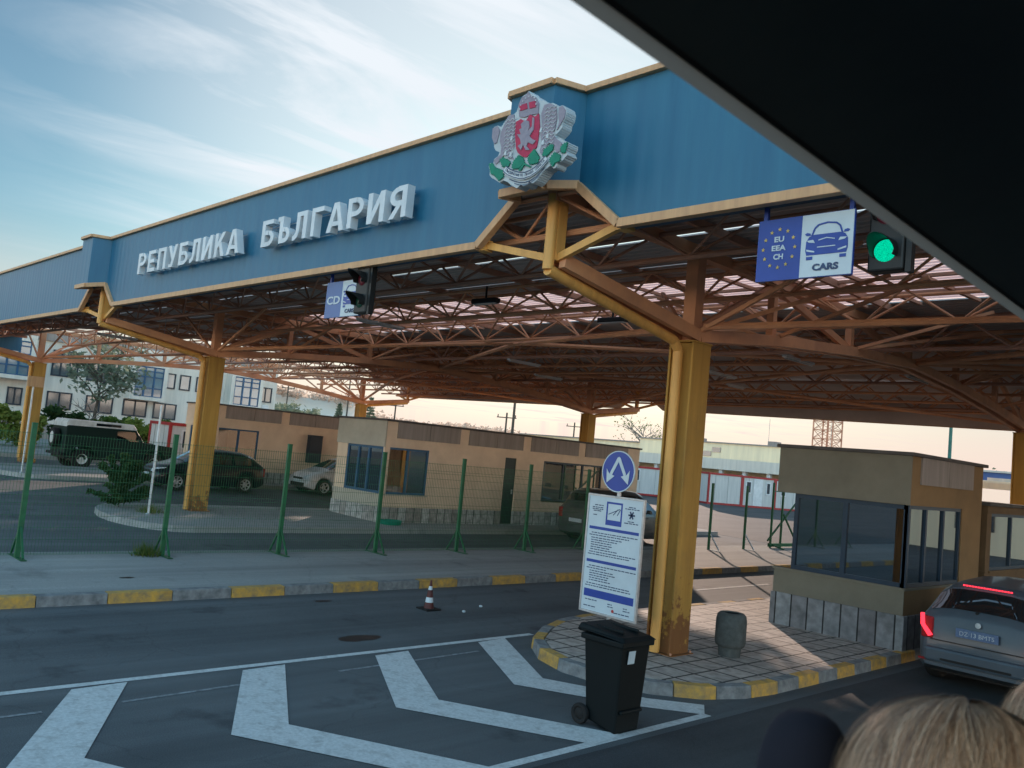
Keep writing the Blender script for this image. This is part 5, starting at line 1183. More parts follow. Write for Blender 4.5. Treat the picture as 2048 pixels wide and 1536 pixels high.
# ------------------------------------------------------------------ site containers
def container(name, p, q, depth, h, label, group, openings):
    """white panel container with red frame; front face from p to q"""
    P = Vector((p[0],p[1],0)); Q = Vector((q[0],q[1],0)); d = (Q-P); Ln = d.length; d.normalize(); n = Vector((-d.y,d.x,0)); z = gz(p[0])
    t = thing(name, (p[0],p[1],z), label, 'container', group, math.atan2(d.y, d.x))
    g = MB(); g.box(.05,Ln-.05,.05,depth-.05,.1,h-.08); bo = g.build('panel', M['panel_white'], t, local=True)
    r = MB()
    for xx in (0,Ln-.12):
        for yy in (0,depth-.12): r.box(xx,xx+.12,yy,yy+.12,0,h)
    for zz in (.0,h-.14):
        for yy in (0,depth-.12): r.box(.12,Ln-.12,yy,yy+.12,zz,zz+.14)
        for xx in (0,Ln-.12): r.box(xx,xx+.12,.12,depth-.12,zz,zz+.14)
    r.build('frame', M['red'], t, local=True)
    for kind, a, b in openings:
        g = MB()
        if kind == 'window': g.box(a,b,.0,.05,1.0,1.9); fo = g.build('window', M['white'], bo, local=True); g = MB(); g.box(a+.08,b-.08,-.01,0,1.08,1.82); g.build('pane', M['glass_dark'], fo, local=True) if False else g.build('pane', M['wframe_dark'], t, local=True)
        else: g.box(a,b,.01,.05,.12,2.1); g.build('door', M['white'], bo, local=True)
    sm = MB(); k = .6
    while k < Ln-.2: sm.box(k-.01,k+.01,.035,.05,.14,h-.14); k += 1.1
    sm.build('panel_joint', M['grey_trim'], bo, local=True)
    return t
container('site_container', (-42.4,16.6), (-40.0,16.6), 6, 2.05, 'white site container with red frame beside the green off-road wagon', None, [])
t = bpy.data.objects['site_container']
g = MB(); g.box(2.36,2.40,.6,1.5,.85,1.75); fo = g.build('window', M['white'], t, local=True); g = MB(); g.box(2.40,2.41,.68,1.42,.92,1.68); g.build('pane', M['wframe_dark'], t, local=True)
pts = [(-34.75,53.3),(-33.65,56.0),(-32.55,58.7),(-31.45,61.4)]
labs = ['blank left one in the row of white red-framed containers beyond the yard','middle white red-framed container with a narrow window and a door','right hand white red-framed container partly behind the near booth']
for i in range(3): container('site_container', pts[i], pts[i+1], 2.4, 2.25, labs[i], 'site containers across the yard', [[], [('window',.3,.8),('door',1.0,1.8),('window',2.1,2.5)], [('window',.5,1.0)]][i])
container('site_container', (-40.6,50.2), (-38.0,52.4), 2.4, 2.1, 'white red-framed container seen left of the main column above the round sign', None, [('window',1.2,1.7)])

# ------------------------------------------------------------------ buildings
# administration building on the left, front face at x = -56
X = -56.0; z0 = gz(X)
t = thing('office_building', (X,18,z0), 'long white two storey office building with projecting glazed bays on the left', 'building')
g = MB(); g.box(X-10,X,-14,30.5,z0-.1,7.05); wo = g.build('wall', M['white_plas'], t)
g = MB(); g.box(X-10.2,X+.18,-14.2,20.3,6.72,7.25); g.box(X-10.2,X+.18,22.2,30.7,6.95,7.42); g.build('parapet', M['conc'], t)
g = MB(); g.box(X,X+.06,-14,30.5,z0-.1,z0+1.0); g.build('base_band', M['conc'], wo)
def bwin(y0, y1, za, zb_, n=2, m='glass_dark', x=X, fm='wframe_dark'):
    f = MB(); f.box(x+.0,x+.06,y0,y0+.08,za,zb_); f.box(x,x+.06,y1-.08,y1,za,zb_); f.box(x,x+.06,y0+.08,y1-.08,za,za+.08); f.box(x,x+.06,y0+.08,y1-.08,zb_-.08,zb_)
    for i in range(1, n): yy = y0+(y1-y0)*i/n; f.box(x,x+.055,yy-.04,yy+.04,za+.08,zb_-.08)
    fo = f.build('window', M[fm], t); g = MB(); g.box(x+.01,x+.02,y0+.08,y1-.08,za+.08,zb_-.08); g.build('pane', M[m], fo)
M['glass_sky'] = mat('pale reflecting glass', (.16,.26,.30), (.10,.17,.2), rough=.08, spec=1.0, scale=.9)
M['glass_mid'] = mat('dark reflecting glass', (.05,.08,.09), (.10,.14,.15), rough=.08, spec=1.0, scale=.7)
for y0, y1 in ((13.5,14.9),(15.75,17.3),(17.9,19.8)): pass
bwin(15.75,17.25,4.7,6.25,3,'glass_mid'); bwin(17.75,19.6,4.65,6.2,3,'glass_mid')
for y0 in (22.5,23.5,24.6,25.6): bwin(y0,y0+.72,4.75,5.75,1,'glass_sky')
bwin(29.15,30.15,4.6,5.65,2,'glass_mid')
for y0, y1 in ((13.6,14.4),(14.6,15.2),(15.7,17.1),(17.9,19.5),(20.1,21.6),(22.0,23.5),(24.3,25.9),(27.0,28.4)): bwin(y0,y1,2.75,3.78,2,'glass_mid')
for y0, y1 in ((6,8),(9.5,11.5),(1,3)): bwin(y0,y1,2.75,3.78,2,'glass_mid'); bwin(y0,y1,4.7,6.2,2,'glass_mid')
def bay(y0, y1, za, zb_):
    b = MB(); b.box(X,X+.9,y0-.25,y1+.25,za-.22,za); b.box(X,X+.9,y0-.25,y1+.25,zb_,zb_+.7); b.box(X,X+.9,y0-.25,y0,za,zb_); b.box(X,X+.9,y1,y1+.25,za,zb_); bb = b.build('bay_surround', M['white_plas'], t)
    f = MB(); x = X+.8
    for yy in [y0+(y1-y0)*i/3 for i in range(4)]: f.box(x,x+.08,yy-.05,yy+.05,za,zb_)
    for zz in (za+.02,za+.55,za+1.25,zb_-.3,zb_-.04): f.box(x+.005,x+.075,y0,y1,zz-.035,zz+.035)
    fo = f.build('window', M['wframe'], t); g = MB(); g.box(x+.02,x+.03,y0,y1,za,zb_); g.build('pane', M['glass_sky'], fo)
bay(12.6,14.35,4.45,6.45); bay(20.35,22.1,4.05,5.95); bay(26.9,28.75,4.2,6.1)
g = MB(); g.box(X+.0,X+.35,29.3,29.85,4.05,4.4); g.build('air_conditioner', M['white'], t, bevel=.02); g = MB(); g.box(X+.02,X+.2,28.85,29.15,3.9,4.15); g.build('meter_box', M['wframe'], t)

# terminal building at the back right
t = thing('terminal_building', (-50,70,.8), 'low cream terminal building with white columns and eaves across the yard', 'building')
g = MB(); g.box(-54,-30,70,84,.5,5.45); g.box(-72,-54,71,84,.5,5.0); wo = g.build('wall', M['cream'], t)
g = MB(); g.box(-54.2,-29.8,69.8,84.2,5.45,5.55); g.box(-72.2,-54.2,70.8,84.2,5.0,5.12); g.build('roof_edge', M['conc'], t)
g = MB(); g.box(-60,-30,62.5,69.9,3.0,3.9); g.build('eaves', M['white_plas'], t); g = MB(); g.box(-60,-30,66.5,70,.5,3.0); g.build('porch_wall', M['cream'], t)
for k in range(14):
    g = MB(); x = -59.7+k*2.2; g.box(x-.16,x+.16,62.8,63.12,.4,3.0); g.build('column', M['white'], t)
for k in range(7):
    g = MB(); x = -58.5+k*4.4; g.box(x,x+1.9,66.44,66.5,1.0,2.6); g.build('window', M['glass_mid'], t)
for x, za in ((-45.5,4.6),(-46.5,4.2),(-36.5,3.95)):
    g = MB(); g.box(x,x+.9,69.93,70.0,za,za+.45); g.build('window', M['glass_mid'], t)
g = MB(); g.box(-41,-40.2,72,73,5.5,6.0); g.box(-48,-47.7,72,72.3,5.5,5.9); g.build('chimney', M['conc'], t)
g = MB(); g.lathe([(0,0),(.02,0),(.02,2.6),(0,2.6)], (-41.5,73,5.5), 'z', 6); g.lathe([(0,0),(.02,0),(.02,2.6),(0,2.6)], (-35.5,73,5.5), 'z', 6); g.build('aerial', M['grey_trim'], t)

# lattice tower, poles, street lamp
t = thing('lattice_tower', (-44.2,90,.6), 'dark steel lattice mast rising behind the terminal building', 'mast'); g = MB(); w = 1.1
cs = [(-44.2-w,90-w),(-44.2+w,90-w),(-44.2+w,90+w),(-44.2-w,90+w)]
for x, y in cs: g.beam((x,y,.6), (x,y,16), .12)
g.build('leg', M['steel_dark'], t); g = MB()
for k in range(16):
    z = .8+k*.95
    for (a, b) in zip(cs, cs[1:]+cs[:1]):
        g.beam((a[0],a[1],z), (b[0],b[1],z), .06); g.beam((a[0],a[1],z), (b[0],b[1],z+.95), .05); g.beam((b[0],b[1],z), (a[0],a[1],z+.95), .05)
g.build('bracing', M['steel_dark'], t); g = MB(); g.tube((-44.2,90,.6), (-44.2,90,16), .12, n=6); g.build('core', M['steel_dark'], t)
def upole(x, y, h, label, arm=True, r=.12, m='bark'):
    t = thing('utility_pole', (x,y,gz(x)), label, 'pole'); g = MB(); z = gz(x)
    g.tube((x,y,z), (x,y,h), r, r*.7, 8); g.build('pole', M[m], t)
    if arm: g = MB(); g.beam((x-.9,y-.5,h-.5), (x+.9,y+.5,h-.5), .1); g.tube((x-.8,y-.45,h-.45), (x-.8,y-.45,h-.2), .05, n=6); g.tube((x+.8,y+.45,h-.45), (x+.8,y+.45,h-.2), .05, n=6); g.build('crossarm', M[m], t)
upole(-62.2,60,9.5,'tall dark utility pole behind the long booth, just left of the round sign',False,.16)
upole(-63.2,60,6.7,'shorter utility pole with crossarm beside the dark pole behind the long booth')
upole(-107,60,9.2,'thin pole in front of the hazy woodland on the left')
upole(-92,60,10.4,'thin pole seen through the left roof trusses beside a conifer',False)
upole(-82,60,7.4,'short pole between the conifer and the round wooded hill')
upole(-72,80,7.2,'far small utility pole right of the rear yellow column')
t = thing('street_lamp', (-21.05,60,.2), 'tall teal green lamp post rising behind the near booth', 'street lamp')
g = MB(); g.tube((-21.05,60,.2), (-21.05,60,12), .13, .09, 10); g.build('pole', mat('teal paint', (.02,.16,.13), rough=.5), t)
g = MB(); g.beam((-21.05,60,12), (-20.0,59,12.2), .1); g.box(-20.3,-19.7,58.7,59.3,12.1,12.3); g.build('lamp_head', M['grey_trim'], t)

# ------------------------------------------------------------------ vegetation
def tree(name, x, y, h, cr, label, leafm, barkm='bark', n=700, leaf=.22, branches=9, cb=.35, group=None, dens=1.0, cat='tree'):
    z = gz(x); t = thing(name, (x,y,z), label, cat, group)
    tb = MB(); trunk_top = h*.75; p = Vector((x,y,z)); pts = [p.copy()]
    for i in range(5):
        p = p+Vector((random.uniform(-.06,.06)*h*.3, random.uniform(-.06,.06)*h*.3, trunk_top/5)); pts.append(p.copy())
    r0 = h*.018+.02
    for i in range(5): tb.tube(pts[i], pts[i+1], r0*(1-.17*i), r0*(1-.17*(i+1)), 7, cap=False)
    ends = []
    for k in range(branches):
        f = cb+(1-cb)*random.random(); b = pts[0].lerp(pts[-1], min(f,.99)); a = random.uniform(0, 2*PI); Lb = cr*random.uniform(.6,1.0)
        e = b+Vector((math.cos(a)*Lb, math.sin(a)*Lb, Lb*random.uniform(.25,.8))); m = b.lerp(e,.5)+Vector((0,0,.08*Lb))
        tb.tube(b, m, r0*.4, r0*.28, 5, cap=False); tb.tube(m, e, r0*.28, r0*.1, 5, cap=False); ends += [m, e]
        for q in range(2):
            a2 = random.uniform(0, 2*PI); e2 = m+Vector((math.cos(a2)*Lb*.4, math.sin(a2)*Lb*.4, Lb*.35)); tb.tube(m, e2, r0*.2, r0*.07, 4, cap=False); ends.append(e2)
    tb.build('trunk', M[barkm], t)
    if n:
        lb = MB(); per = max(4, int(n/len(ends)))
        for e in ends+[pts[-1]+Vector((0,0,h*.1))]:
            s = cr*random.uniform(.22,.42); lb.leaves(e, (s,s,s*.75), int(per*random.uniform(.5,1.5)), leaf)
        lb.build('crown', M[leafm], t)
    return t
def bush(x, y, r, h, label, m='leaf', n=900, leaf=.16, name='bush', group=None, zoff=0.0, stem=True):
    z = gz(x)+zoff; t = thing(name, (x,y,z), label, 'bush', group)
    lb = MB(); sb = MB()
    for k in range(10):
        a = random.uniform(0, 2*PI); q = random.uniform(0, r*.75); c = Vector((x+math.cos(a)*q, y+math.sin(a)*q, z+random.uniform(.25,.85)*h)); s = r*random.uniform(.28,.5)
        lb.leaves(c, (s,s,s*.7), int(n/10*random.uniform(.6,1.4)), leaf); sb.tube((x+random.uniform(-.1,.1),y+random.uniform(-.1,.1),z), c, .03, .012, 5, cap=False)
    lb.build('foliage', M[m], t); sb.build('stems', M['bark'], t)
    return t
random.seed(21)
bush(-46.5,10.9,1.5,2.4,'bright green bush at the far left edge behind the left column','leaf_light',1500,.15)
bush(-46.2,12.6,1.2,1.9,'light green bush just right of the far left column','leaf_light',1100,.14)
bush(-47.5,14.6,1.6,2.5,'dark green bush above the back of the off-road wagon','leaf_dark',1600,.17)
bush(-47.2,16.6,1.5,2.2,'mid green bush above the roof of the off-road wagon','leaf',1500,.16)
bush(-45.6,17.2,1.3,2.2,'yellowish leafy bush left of the red-framed container','leaf_light',1300,.16)
bush(-46.8,19.2,1.3,2.3,'green bush rising behind the red-framed container','leaf',1200,.16)
tree('tall_tree',-50.0,16.6,6.3,2.3,'tall hazy green tree with a forked trunk before the office building','leaf_haze','bark',1300,.17,12,.5)
tree('bare_tree',-48.5,15.9,3.0,1.2,'small bare grey tree among the bushes by the office building','leaf','bark_pale',0,.1,14,.3)
tree('bare_tree',-61.2,80,7.0,3.3,'bare branching winter tree on the skyline left of the main column','leaf','bark_pale',250,.14,26,.25)
# sapling and weeds
x, y, z = -22.9,8.45,gz(-22.9)+.15
t = thing('sapling', (x,y,z), 'bushy green sapling growing on the nose of the island by the white pole', 'shrub')
g = MB(); lb = MB()
for k in range(34):
    a = random.uniform(0, 2*PI); q = random.uniform(.15,.85); hh = random.uniform(.15,1.35); e = Vector((x+math.cos(a)*q*(1.25-hh*.5), y+math.sin(a)*q*(1.25-hh*.5), z+hh)); b_ = Vector((x,y,z+hh*.5))
    g.tube((x,y,z), b_, .012, .008, 4, cap=False); g.tube(b_, e, .008, .004, 4, cap=False)
    for u in range(9):
        c_ = b_.lerp(e, .25+.75*u/8); lb.leaves(c_, (.10,.10,.05), 7, .10)
g.build('stems', M['bark'], t); lb.build('foliage', M['leaf_dark'], t)
def tuft(x, y, zz, r, n, label):
    g = MB()
    for k in range(n):
        a = random.uniform(0, 2*PI); q = random.uniform(0, r); b = Vector((x+math.cos(a)*q, y+math.sin(a)*q, zz)); h_ = random.uniform(.08,.28); e = b+Vector((random.uniform(-.1,.1), random.uniform(-.1,.1), h_)); w_ = Vector((random.uniform(-1,1), random.uniform(-1,1), 0)).normalized()*.008
        g.add([b-w_, b+w_, e], [(0,1,2)])
    tag(g.build('weed', M['grass']), label, 'weed')
tuft(-15.9,6.45,gz(-15.9)+.135,.28,260,'green weed tuft at the foot of a fence post on the left')
tuft(-22.0,8.9,gz(-22)+.15,.35,160,'sparse weeds on the island beside the sapling')
# conifers and hazy wooded skyline
def conifer(x, y, h, label):
    z = gz(x); t = thing('conifer', (x,y,z), label, 'tree'); g = MB(); g.tube((x,y,z), (x,y,z+h), .14, .03, 6); g.build('trunk', M['bark'], t); lb = MB()
    for k in range(15):
        f = k/15; rr = (1-f)*h*.22+.15; zz = z+h*(.2+.8*f)
        for q in range(7):
            a = 2*PI*q/7+k; lb.leaves((x+math.cos(a)*rr*.6, y+math.sin(a)*rr*.6, zz), (rr*.45,rr*.45,.12), 10, .3)
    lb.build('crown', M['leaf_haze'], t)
conifer(-125,80,7.6,'left dark conifer against the pale sky under the roof'); conifer(-116,80,8.8,'taller spiky conifer just right of the rear left column')
g = MB(); n = 160; R0 = 230
def ridge(a):
    d = math.degrees(a)
    return 5.2+1.2*math.sin(a*9)+.9*math.sin(a*23+1)+(7.5 if 56 < d < 66 else 7.5*max(0, 1-abs(d-61)/9) if 50 < d < 72 else 0)*.9
for r, s in ((200,.15),(230,1.0),(300,1.15),(420,1.2)):
    for i in range(n+1):
        a = math.radians(-40+150*i/n); g.v.append((-r*math.sin(a), r*math.cos(a), .2+ridge(a)*s*(1 if r > 200 else 1)))
for k in range(3):
    for i in range(n): g.f.append([k*(n+1)+i, k*(n+1)+i+1, (k+1)*(n+1)+i+1, (k+1)*(n+1)+i]); g.m.append(0)
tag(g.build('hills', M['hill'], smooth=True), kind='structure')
lb = MB()
for i in range(900):
    d = random.uniform(5,86); a = math.radians(d); r = random.uniform(222,250); h_ = ridge(a); s = random.uniform(1.4,3.6)
    lb.leaves((-r*math.sin(a), r*math.cos(a), h_+s*.25), (s*1.2,s*1.2,s*.7), 26, .6)
tag(lb.build('woodland', M['leaf_far']), 'hazy brown woodland along the skyline', 'woodland', kind='stuff')
lb = MB()
for i in range(420):
    d = random.uniform(58.5,72); a = math.radians(d); r = random.uniform(118,140); h_ = 5.0+3.2*max(0, 1-abs(d-67)/9); s = random.uniform(1.0,2.2)
    lb.leaves((-r*math.sin(a), r*math.cos(a), random.uniform(1,h_)), (s*1.2,s*1.2,s), 40, .42)
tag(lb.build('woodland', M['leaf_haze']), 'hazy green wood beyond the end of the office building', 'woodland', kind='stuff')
lb = MB()
for i in range(60):
    a = math.radians(random.uniform(14,19)); r = random.uniform(100,120); s = random.uniform(1,2.2); lb.leaves((-r*math.sin(a), r*math.cos(a), random.uniform(1,4.5)), (s,s,s), 40, .35)
tag(lb.build('woodland', M['leaf_haze']), 'small trees on the skyline at the far right', 'woodland', kind='stuff')
# ------------------------------------------------------------------ the coach the picture is taken from
bus = thing('coach', (.7,-2,0), 'dark coach interior edge with grey window rail across the upper right', 'coach')
def zr(y): return 3.152-.045*y
y0, y1 = -1.2, 2.75
def sloped(mb, xa, xb, za, zb_, ya=y0, yb=y1, mi=0):
    mb.add([(xa,ya,zr(ya)+za),(xb,ya,zr(ya)+za),(xb,ya,zr(ya)+zb_),(xa,ya,zr(ya)+zb_),(xa,yb,zr(yb)+za),(xb,yb,zr(yb)+za),(xb,yb,zr(yb)+zb_),(xa,yb,zr(yb)+zb_)], [(0,1,2,3),(7,6,5,4),(0,4,5,1),(1,5,6,2),(2,6,7,3),(3,7,4,0)], mi)
g = MB(); g.add([(-.552,y0,zr(y0)-.0),(-.552,y1,zr(y1)-.0),(-.552,y1,zr(y1)+.021),(-.552,y0,zr(y0)+.021)], [(0,1,2,3)]); g.build('window_rail', M['rail'], bus)
g = MB(); sloped(g, -.556, -.551, .0212, .029); g.build('rail_seal', M['rubber'], bus)
g = MB()
def lining(pts, ya, yb):
    n = len(pts); vs = [(x,y,zr(y)+dz) for y in (ya,yb) for x, dz in pts]
    g.add(vs, [(i,i+1,n+i+1,n+i) for i in range(n-1)])
lining([(-.553,.028),(-.548,.030),(-.53,.045),(-.44,.085),(-.34,.105),(-.262,.108)], y0, y1)
lining([(-.258,.118),(-.10,.125),(.3,.13),(1.0,.14),(1.75,.10),(1.85,-.1)], y0, y1)
g.build('roof_lining', M['cer'], bus, smooth=True, angle=60)
g = MB(); g.box(-.64,1.95,-6,2.9,3.36,3.42); g.box(-.64,1.95,2.9,2.95,3.0,3.4); g.build('roof', M['cer'], bus)
g = MB(); g.box(-.64,-.57,-6,2.9,.35,1.75); g.box(1.85,1.95,-6,2.9,.35,1.9); g.box(-.64,1.95,2.85,2.95,.4,1.6); g.box(-.57,1.85,-6,2.85,1.05,1.12); g.build('side_wall', M['cer'], bus)
g = MB(); g.box(-.62,-.56,-1.35,-1.2,1.7,3.3); g.box(-.62,-.56,2.6,2.75,1.7,3.2); g.build('window_pillar', M['cer'], bus)
def seat(x, y, label, seat_reflection=False):
    t = bpy.data.objects.new('seat', None); COL.objects.link(t); t.parent = bus; OFF[t.name] = Vector((.7,-2,0)); t['label'] = label
    g = MB(); g.box(x-.22,x+.22,y-.05,y+.42,1.45,1.6); g.build('cushion', M['seat'], t, bevel=.04)
    g = MB(); g.add([(x-.22,y-.02,1.58),(x+.22,y-.02,1.58),(x+.22,y-.16,2.16),(x-.22,y-.16,2.16),(x-.22,y-.12,1.58),(x+.22,y-.12,1.58),(x+.22,y-.26,2.16),(x-.22,y-.26,2.16)], [(0,1,2,3),(7,6,5,4),(0,4,5,1),(1,5,6,2),(2,6,7,3),(3,7,4,0)]); g.build('backrest', M['seat'], t, bevel=.035)
    g = MB(); g.box(x-.2,x+.2,y-.02,y+.3,1.12,1.45); g.build('base', M['cer'], t)
    if seat_reflection: g = MB(); g.lathe([(.055*math.sin(PI*i/14)**.6,-.10*math.cos(PI*i/14)) for i in range(15)], (-.485,.985,2.335), 'z', 24); g.build('seat_reflection', M['seat'], t, smooth=True, angle=80); g = MB(); g.tube((-.49,.97,2.05),(-.49,.97,2.26),.008,n=6); g.build('seat_reflection_post', M['rubber'], t)  # dark solid added here in place of a seat shape reflected in glass
    return t
seat(-.33, .98, 'coach seat under the large blonde head', True)
seat(-.42, 1.62, 'coach seat farther forward under the second blonde head')

g = MB(); g.box(-.20,-.02,.62,.80,3.215,3.235); g.box(.05,.10,.3,1.4,3.2,3.24); g.build('ceiling_vent', M['rubber'], bus, bevel=.006)
def skinned(name, verts, edges, radii, m, parent, sub=2):
    me = bpy.data.meshes.new(name); me.from_pydata(verts, edges, []); o = bpy.data.objects.new(name, me); COL.objects.link(o); o.parent = parent
    sm = o.modifiers.new('skin', 'SKIN'); sm.use_smooth_shade = True
    me.skin_vertices.new() if not me.skin_vertices else None
    for i, r in enumerate(radii):
        d = me.skin_vertices[0].data[i]; d.radius = r if isinstance(r, tuple) else (r, r); d.use_root = (i == 0)
    s = o.modifiers.new('sub', 'SUBSURF'); s.levels = sub; s.render_levels = sub
    me.materials.append(m); return o
def person(loc, label, seed, hair_r, crown_dir, nstr, hair_len=.30, hr=(.103,.112,.125)):
    """seated figure, facing +y; loc = centre of the head in the world"""
    random.seed(seed)
    H = Vector(loc); base = Vector((loc[0], loc[1]-.03, loc[2]-.78))
    t = thing('person', tuple(base), label, 'person')
    L = lambda x, y, z: (x, y, z)
    V = []; E = []; Rr = []
    def v(x, y, z, r, par=None):
        V.append((x,y,z)); Rr.append(r); i = len(V)-1
        if par is not None: E.append((par,i))
        return i
    pel = v(0,0,0,(.15,.12)); sp = v(0,-.01,.20,(.125,.10),pel); ch = v(0,0,.40,(.15,.105),sp); nb = v(0,-.01,.555,(.06,.06),ch); nk = v(0,.0,.62,(.052,.055),nb)
    hd = v(0,.02,.70,(.062,.075),nk); ht = v(0,.025,.79,(.070,.085),hd); tp = v(0,.015,.86,(.05,.06),ht)
    no = v(0,.115,.745,(.012,.012),ht)
    for s in (-1, 1):
        sh = v(s*.165,-.01,.47,(.058,.06),ch); el = v(s*.235,.08,.22,(.042,.042),sh); wr = v(s*.15,.30,.14,(.026,.022),el); pm = v(s*.13,.36,.135,(.036,.016),wr)
        for k, (dx, l) in enumerate(((-.03,.06),(-.012,.072),(.008,.070),(.027,.055))):
            a = v(s*.13+dx,.40,.13,(.009,.009),pm); b = v(s*.13+dx*1.1,.40+l*.5,.12,(.008,.008),a); v(s*.13+dx*1.15,.40+l*.85,.098,(.007,.007),b)
        th = v(s*(.13-.035),.355,.14,(.011,.011),wr); v(s*(.13-.055),.385,.135,(.009,.009),th)
        ea = v(s*.085,.0,.765,(.012,.02),ht)
        hp = v(s*.10,.06,-.02,(.095,.09),pel); kn = v(s*.13,.44,.0,(.06,.06),hp); an = v(s*.13,.46,-.40,(.038,.04),kn); v(s*.13,.60,-.43,(.035,.03),an)
    bo = skinned('body', V, E, Rr, M['skin'], t)
    # clothing over torso and arms
    V = []; E = []; Rr = []
    pel = v(0,0,-.02,(.165,.135)); sp = v(0,-.01,.20,(.145,.118),pel); ch = v(0,0,.40,(.165,.12),sp); nb = v(0,-.01,.52,(.085,.085),ch)
    for s in (-1, 1):
        sh = v(s*.172,-.01,.472,(.072,.075),ch); el = v(s*.24,.08,.22,(.056,.056),sh); v(s*.155,.29,.145,(.042,.040),el)
    skinned('jacket', V, E, Rr, M['cloth'], bo)
    V = []; E = []; Rr = []
    pel = v(0,.02,-.02,(.155,.13))
    for s in (-1, 1): hp = v(s*.10,.08,-.02,(.105,.10),pel); kn = v(s*.13,.44,.0,(.075,.075),hp); v(s*.13,.46,-.36,(.055,.055),kn)
    skinned('trousers', V, E, Rr, M['seat'], bo)
    # face details
    f = MB()
    for s in (-1, 1): f.lathe([(0,-.011),(.008,-.008),(.011,0),(0,.011)], (s*.031,.098,.765), 'y', 10)
    f.build('eyes', M['sign_white'], bo, local=True)
    f = MB(); f.lathe([(0,-.006),(.022,-.002),(.022,.002),(0,.006)], (0,.098,.70), 'y', 12); f.build('lips', mat('lips', (.4,.15,.13), rough=.5), bo, local=True)
    # hair: thousands of fine ribbons flowing from the crown
    c = Vector((0,.0,.775)); rx, ry, rz = hr; cd = Vector(crown_dir).normalized()
    ux = cd.cross(Vector((1,.3,0))).normalized(); uy = cd.cross(ux)
    mats = hair_mats()
    # scalp cap
    sc_ = MB(); n1, n2 = 32, 16
    for i in range(n2+1):
        th = PI*.62*i/n2
        for j in range(n1):
            a = 2*PI*j/n1; d = cd*math.cos(th)+(ux*math.cos(a)+uy*math.sin(a))*math.sin(th); sc_.v.append((c.x+d.x*rx*.97, c.y+d.y*ry*.97, c.z+d.z*rz*.97))
    for i in range(n2):
        for j in range(n1): sc_.f.append([i*n1+j, i*n1+(j+1)%n1, (i+1)*n1+(j+1)%n1, (i+1)*n1+j]); sc_.m.append(0)
    hb = sc_.build('hair', mats[3], t, smooth=True, local=True)
    st = MB()
    for k in range(nstr):
        a = random.uniform(0, 2*PI); th0 = abs(random.gauss(0,.35))+.02; layer = random.uniform(0,1)**.6; lift = 1.0+.05*layer
        clump = math.sin(a*23+seed)*.35+math.sin(a*51+th0*9)*.3+random.gauss(0,.5)
        mi = 0 if clump > .55 else (1 if clump > .05 else (2 if clump > -.6 else 3))
        pts = []; tw = random.gauss(0,.10); thm = random.uniform(1.5,2.05); steps = 11
        fly = 1+(random.random() < .03)*random.uniform(.02,.10)
        for s_ in range(steps+1):
            u = s_/steps; th = th0+(thm-th0)*u; aa = a+tw*u+.05*math.sin(6*u+a*9)
            d = cd*math.cos(th)+(ux*math.cos(aa)+uy*math.sin(aa))*math.sin(th)
            q = lift+.02*math.sin(5*u+a*7)+(fly-1)*math.sin(PI*u); p = Vector((c.x+d.x*rx*q, c.y+d.y*ry*q, c.z+d.z*rz*q)); pts.append(p)
        last = pts[-1]; dn = Vector((0,0,-1))
        if last.y < c.y+.05:
            for s_ in range(1,4): pts.append(last+dn*hair_len*s_/3*random.uniform(.8,1)+Vector((random.gauss(0,.004),-.01*s_,0)))
        w = random.uniform(.00022,.0005)
        n0 = len(st.v)
        for i, p in enumerate(pts):
            tg = (pts[min(i+1,len(pts)-1)]-pts[max(i-1,0)]).normalized(); out = (p-c).normalized(); sd_ = tg.cross(out).normalized()*w*(1-.6*i/len(pts))
            st.v += [tuple(p-sd_), tuple(p+sd_)]
        for i in range(len(pts)-1): st.f.append([n0+2*i, n0+2*i+1, n0+2*i+3, n0+2*i+2]); st.m.append(mi)
    st.build('strands', mats, hb, local=True, smooth=False)
    return t
HM = []
def hair_mats():
    if HM: return HM
    for nm, c in (('pale blonde hair',(.84,.64,.45)),('ash blonde hair',(.62,.42,.27)),('light brown hair',(.38,.25,.16)),('dark brown hair',(.20,.125,.08))):
        m, nt = new_mat(nm); o = N(nt,'ShaderNodeOutputMaterial'); b = N(nt,'ShaderNodeBsdfPrincipled', Roughness=.38); b.inputs['Base Color'].default_value = c4(c); b.inputs['Specular IOR Level'].default_value = .6; b.inputs['Anisotropic'].default_value = .5
        nt.links.new(b.outputs[0], o.inputs[0]); HM.append(m)
    return HM
person((-.325,1.045,2.355), 'large blonde streaked head of a seated passenger in the lower right corner', 5, .12, (-.10,.30,.95), 30000, hr=(.122,.128,.128))
person((-.365,1.72,2.31), 'second blonde passenger, only a rim of hair at the right edge', 9, .12, (0,.3,.95), 7000, hr=(.118,.122,.125))

# ------------------------------------------------------------------ camera
cam = bpy.data.cameras.new('camera'); co = bpy.data.objects.new('camera', cam); COL.objects.link(co)
yaw, pit, rol = math.radians(46.346), math.radians(4.5415), math.radians(5.4354)
fwd = Vector((-math.sin(yaw)*math.cos(pit), math.cos(yaw)*math.cos(pit), math.sin(pit)))
r_ = fwd.cross(Vector((0,0,1))).normalized(); u_ = r_.cross(fwd)
rx_ = r_*math.cos(rol)+u_*math.sin(rol); uy_ = -r_*math.sin(rol)+u_*math.cos(rol)
mw = Matrix.Identity(4)
for i in range(3): mw[i][0] = rx_[i]; mw[i][1] = uy_[i]; mw[i][2] = -fwd[i]
mw[0][3], mw[1][3], mw[2][3] = 0, 0, 2.7
co.matrix_world = mw
cam.sensor_width = 36; cam.lens = 1736.04/2048*36; cam.clip_start = .05; cam.clip_end = 4000
cam.dof.use_dof = True; cam.dof.focus_distance = 15.0; cam.dof.aperture_fstop = 7.5
scene.camera = co

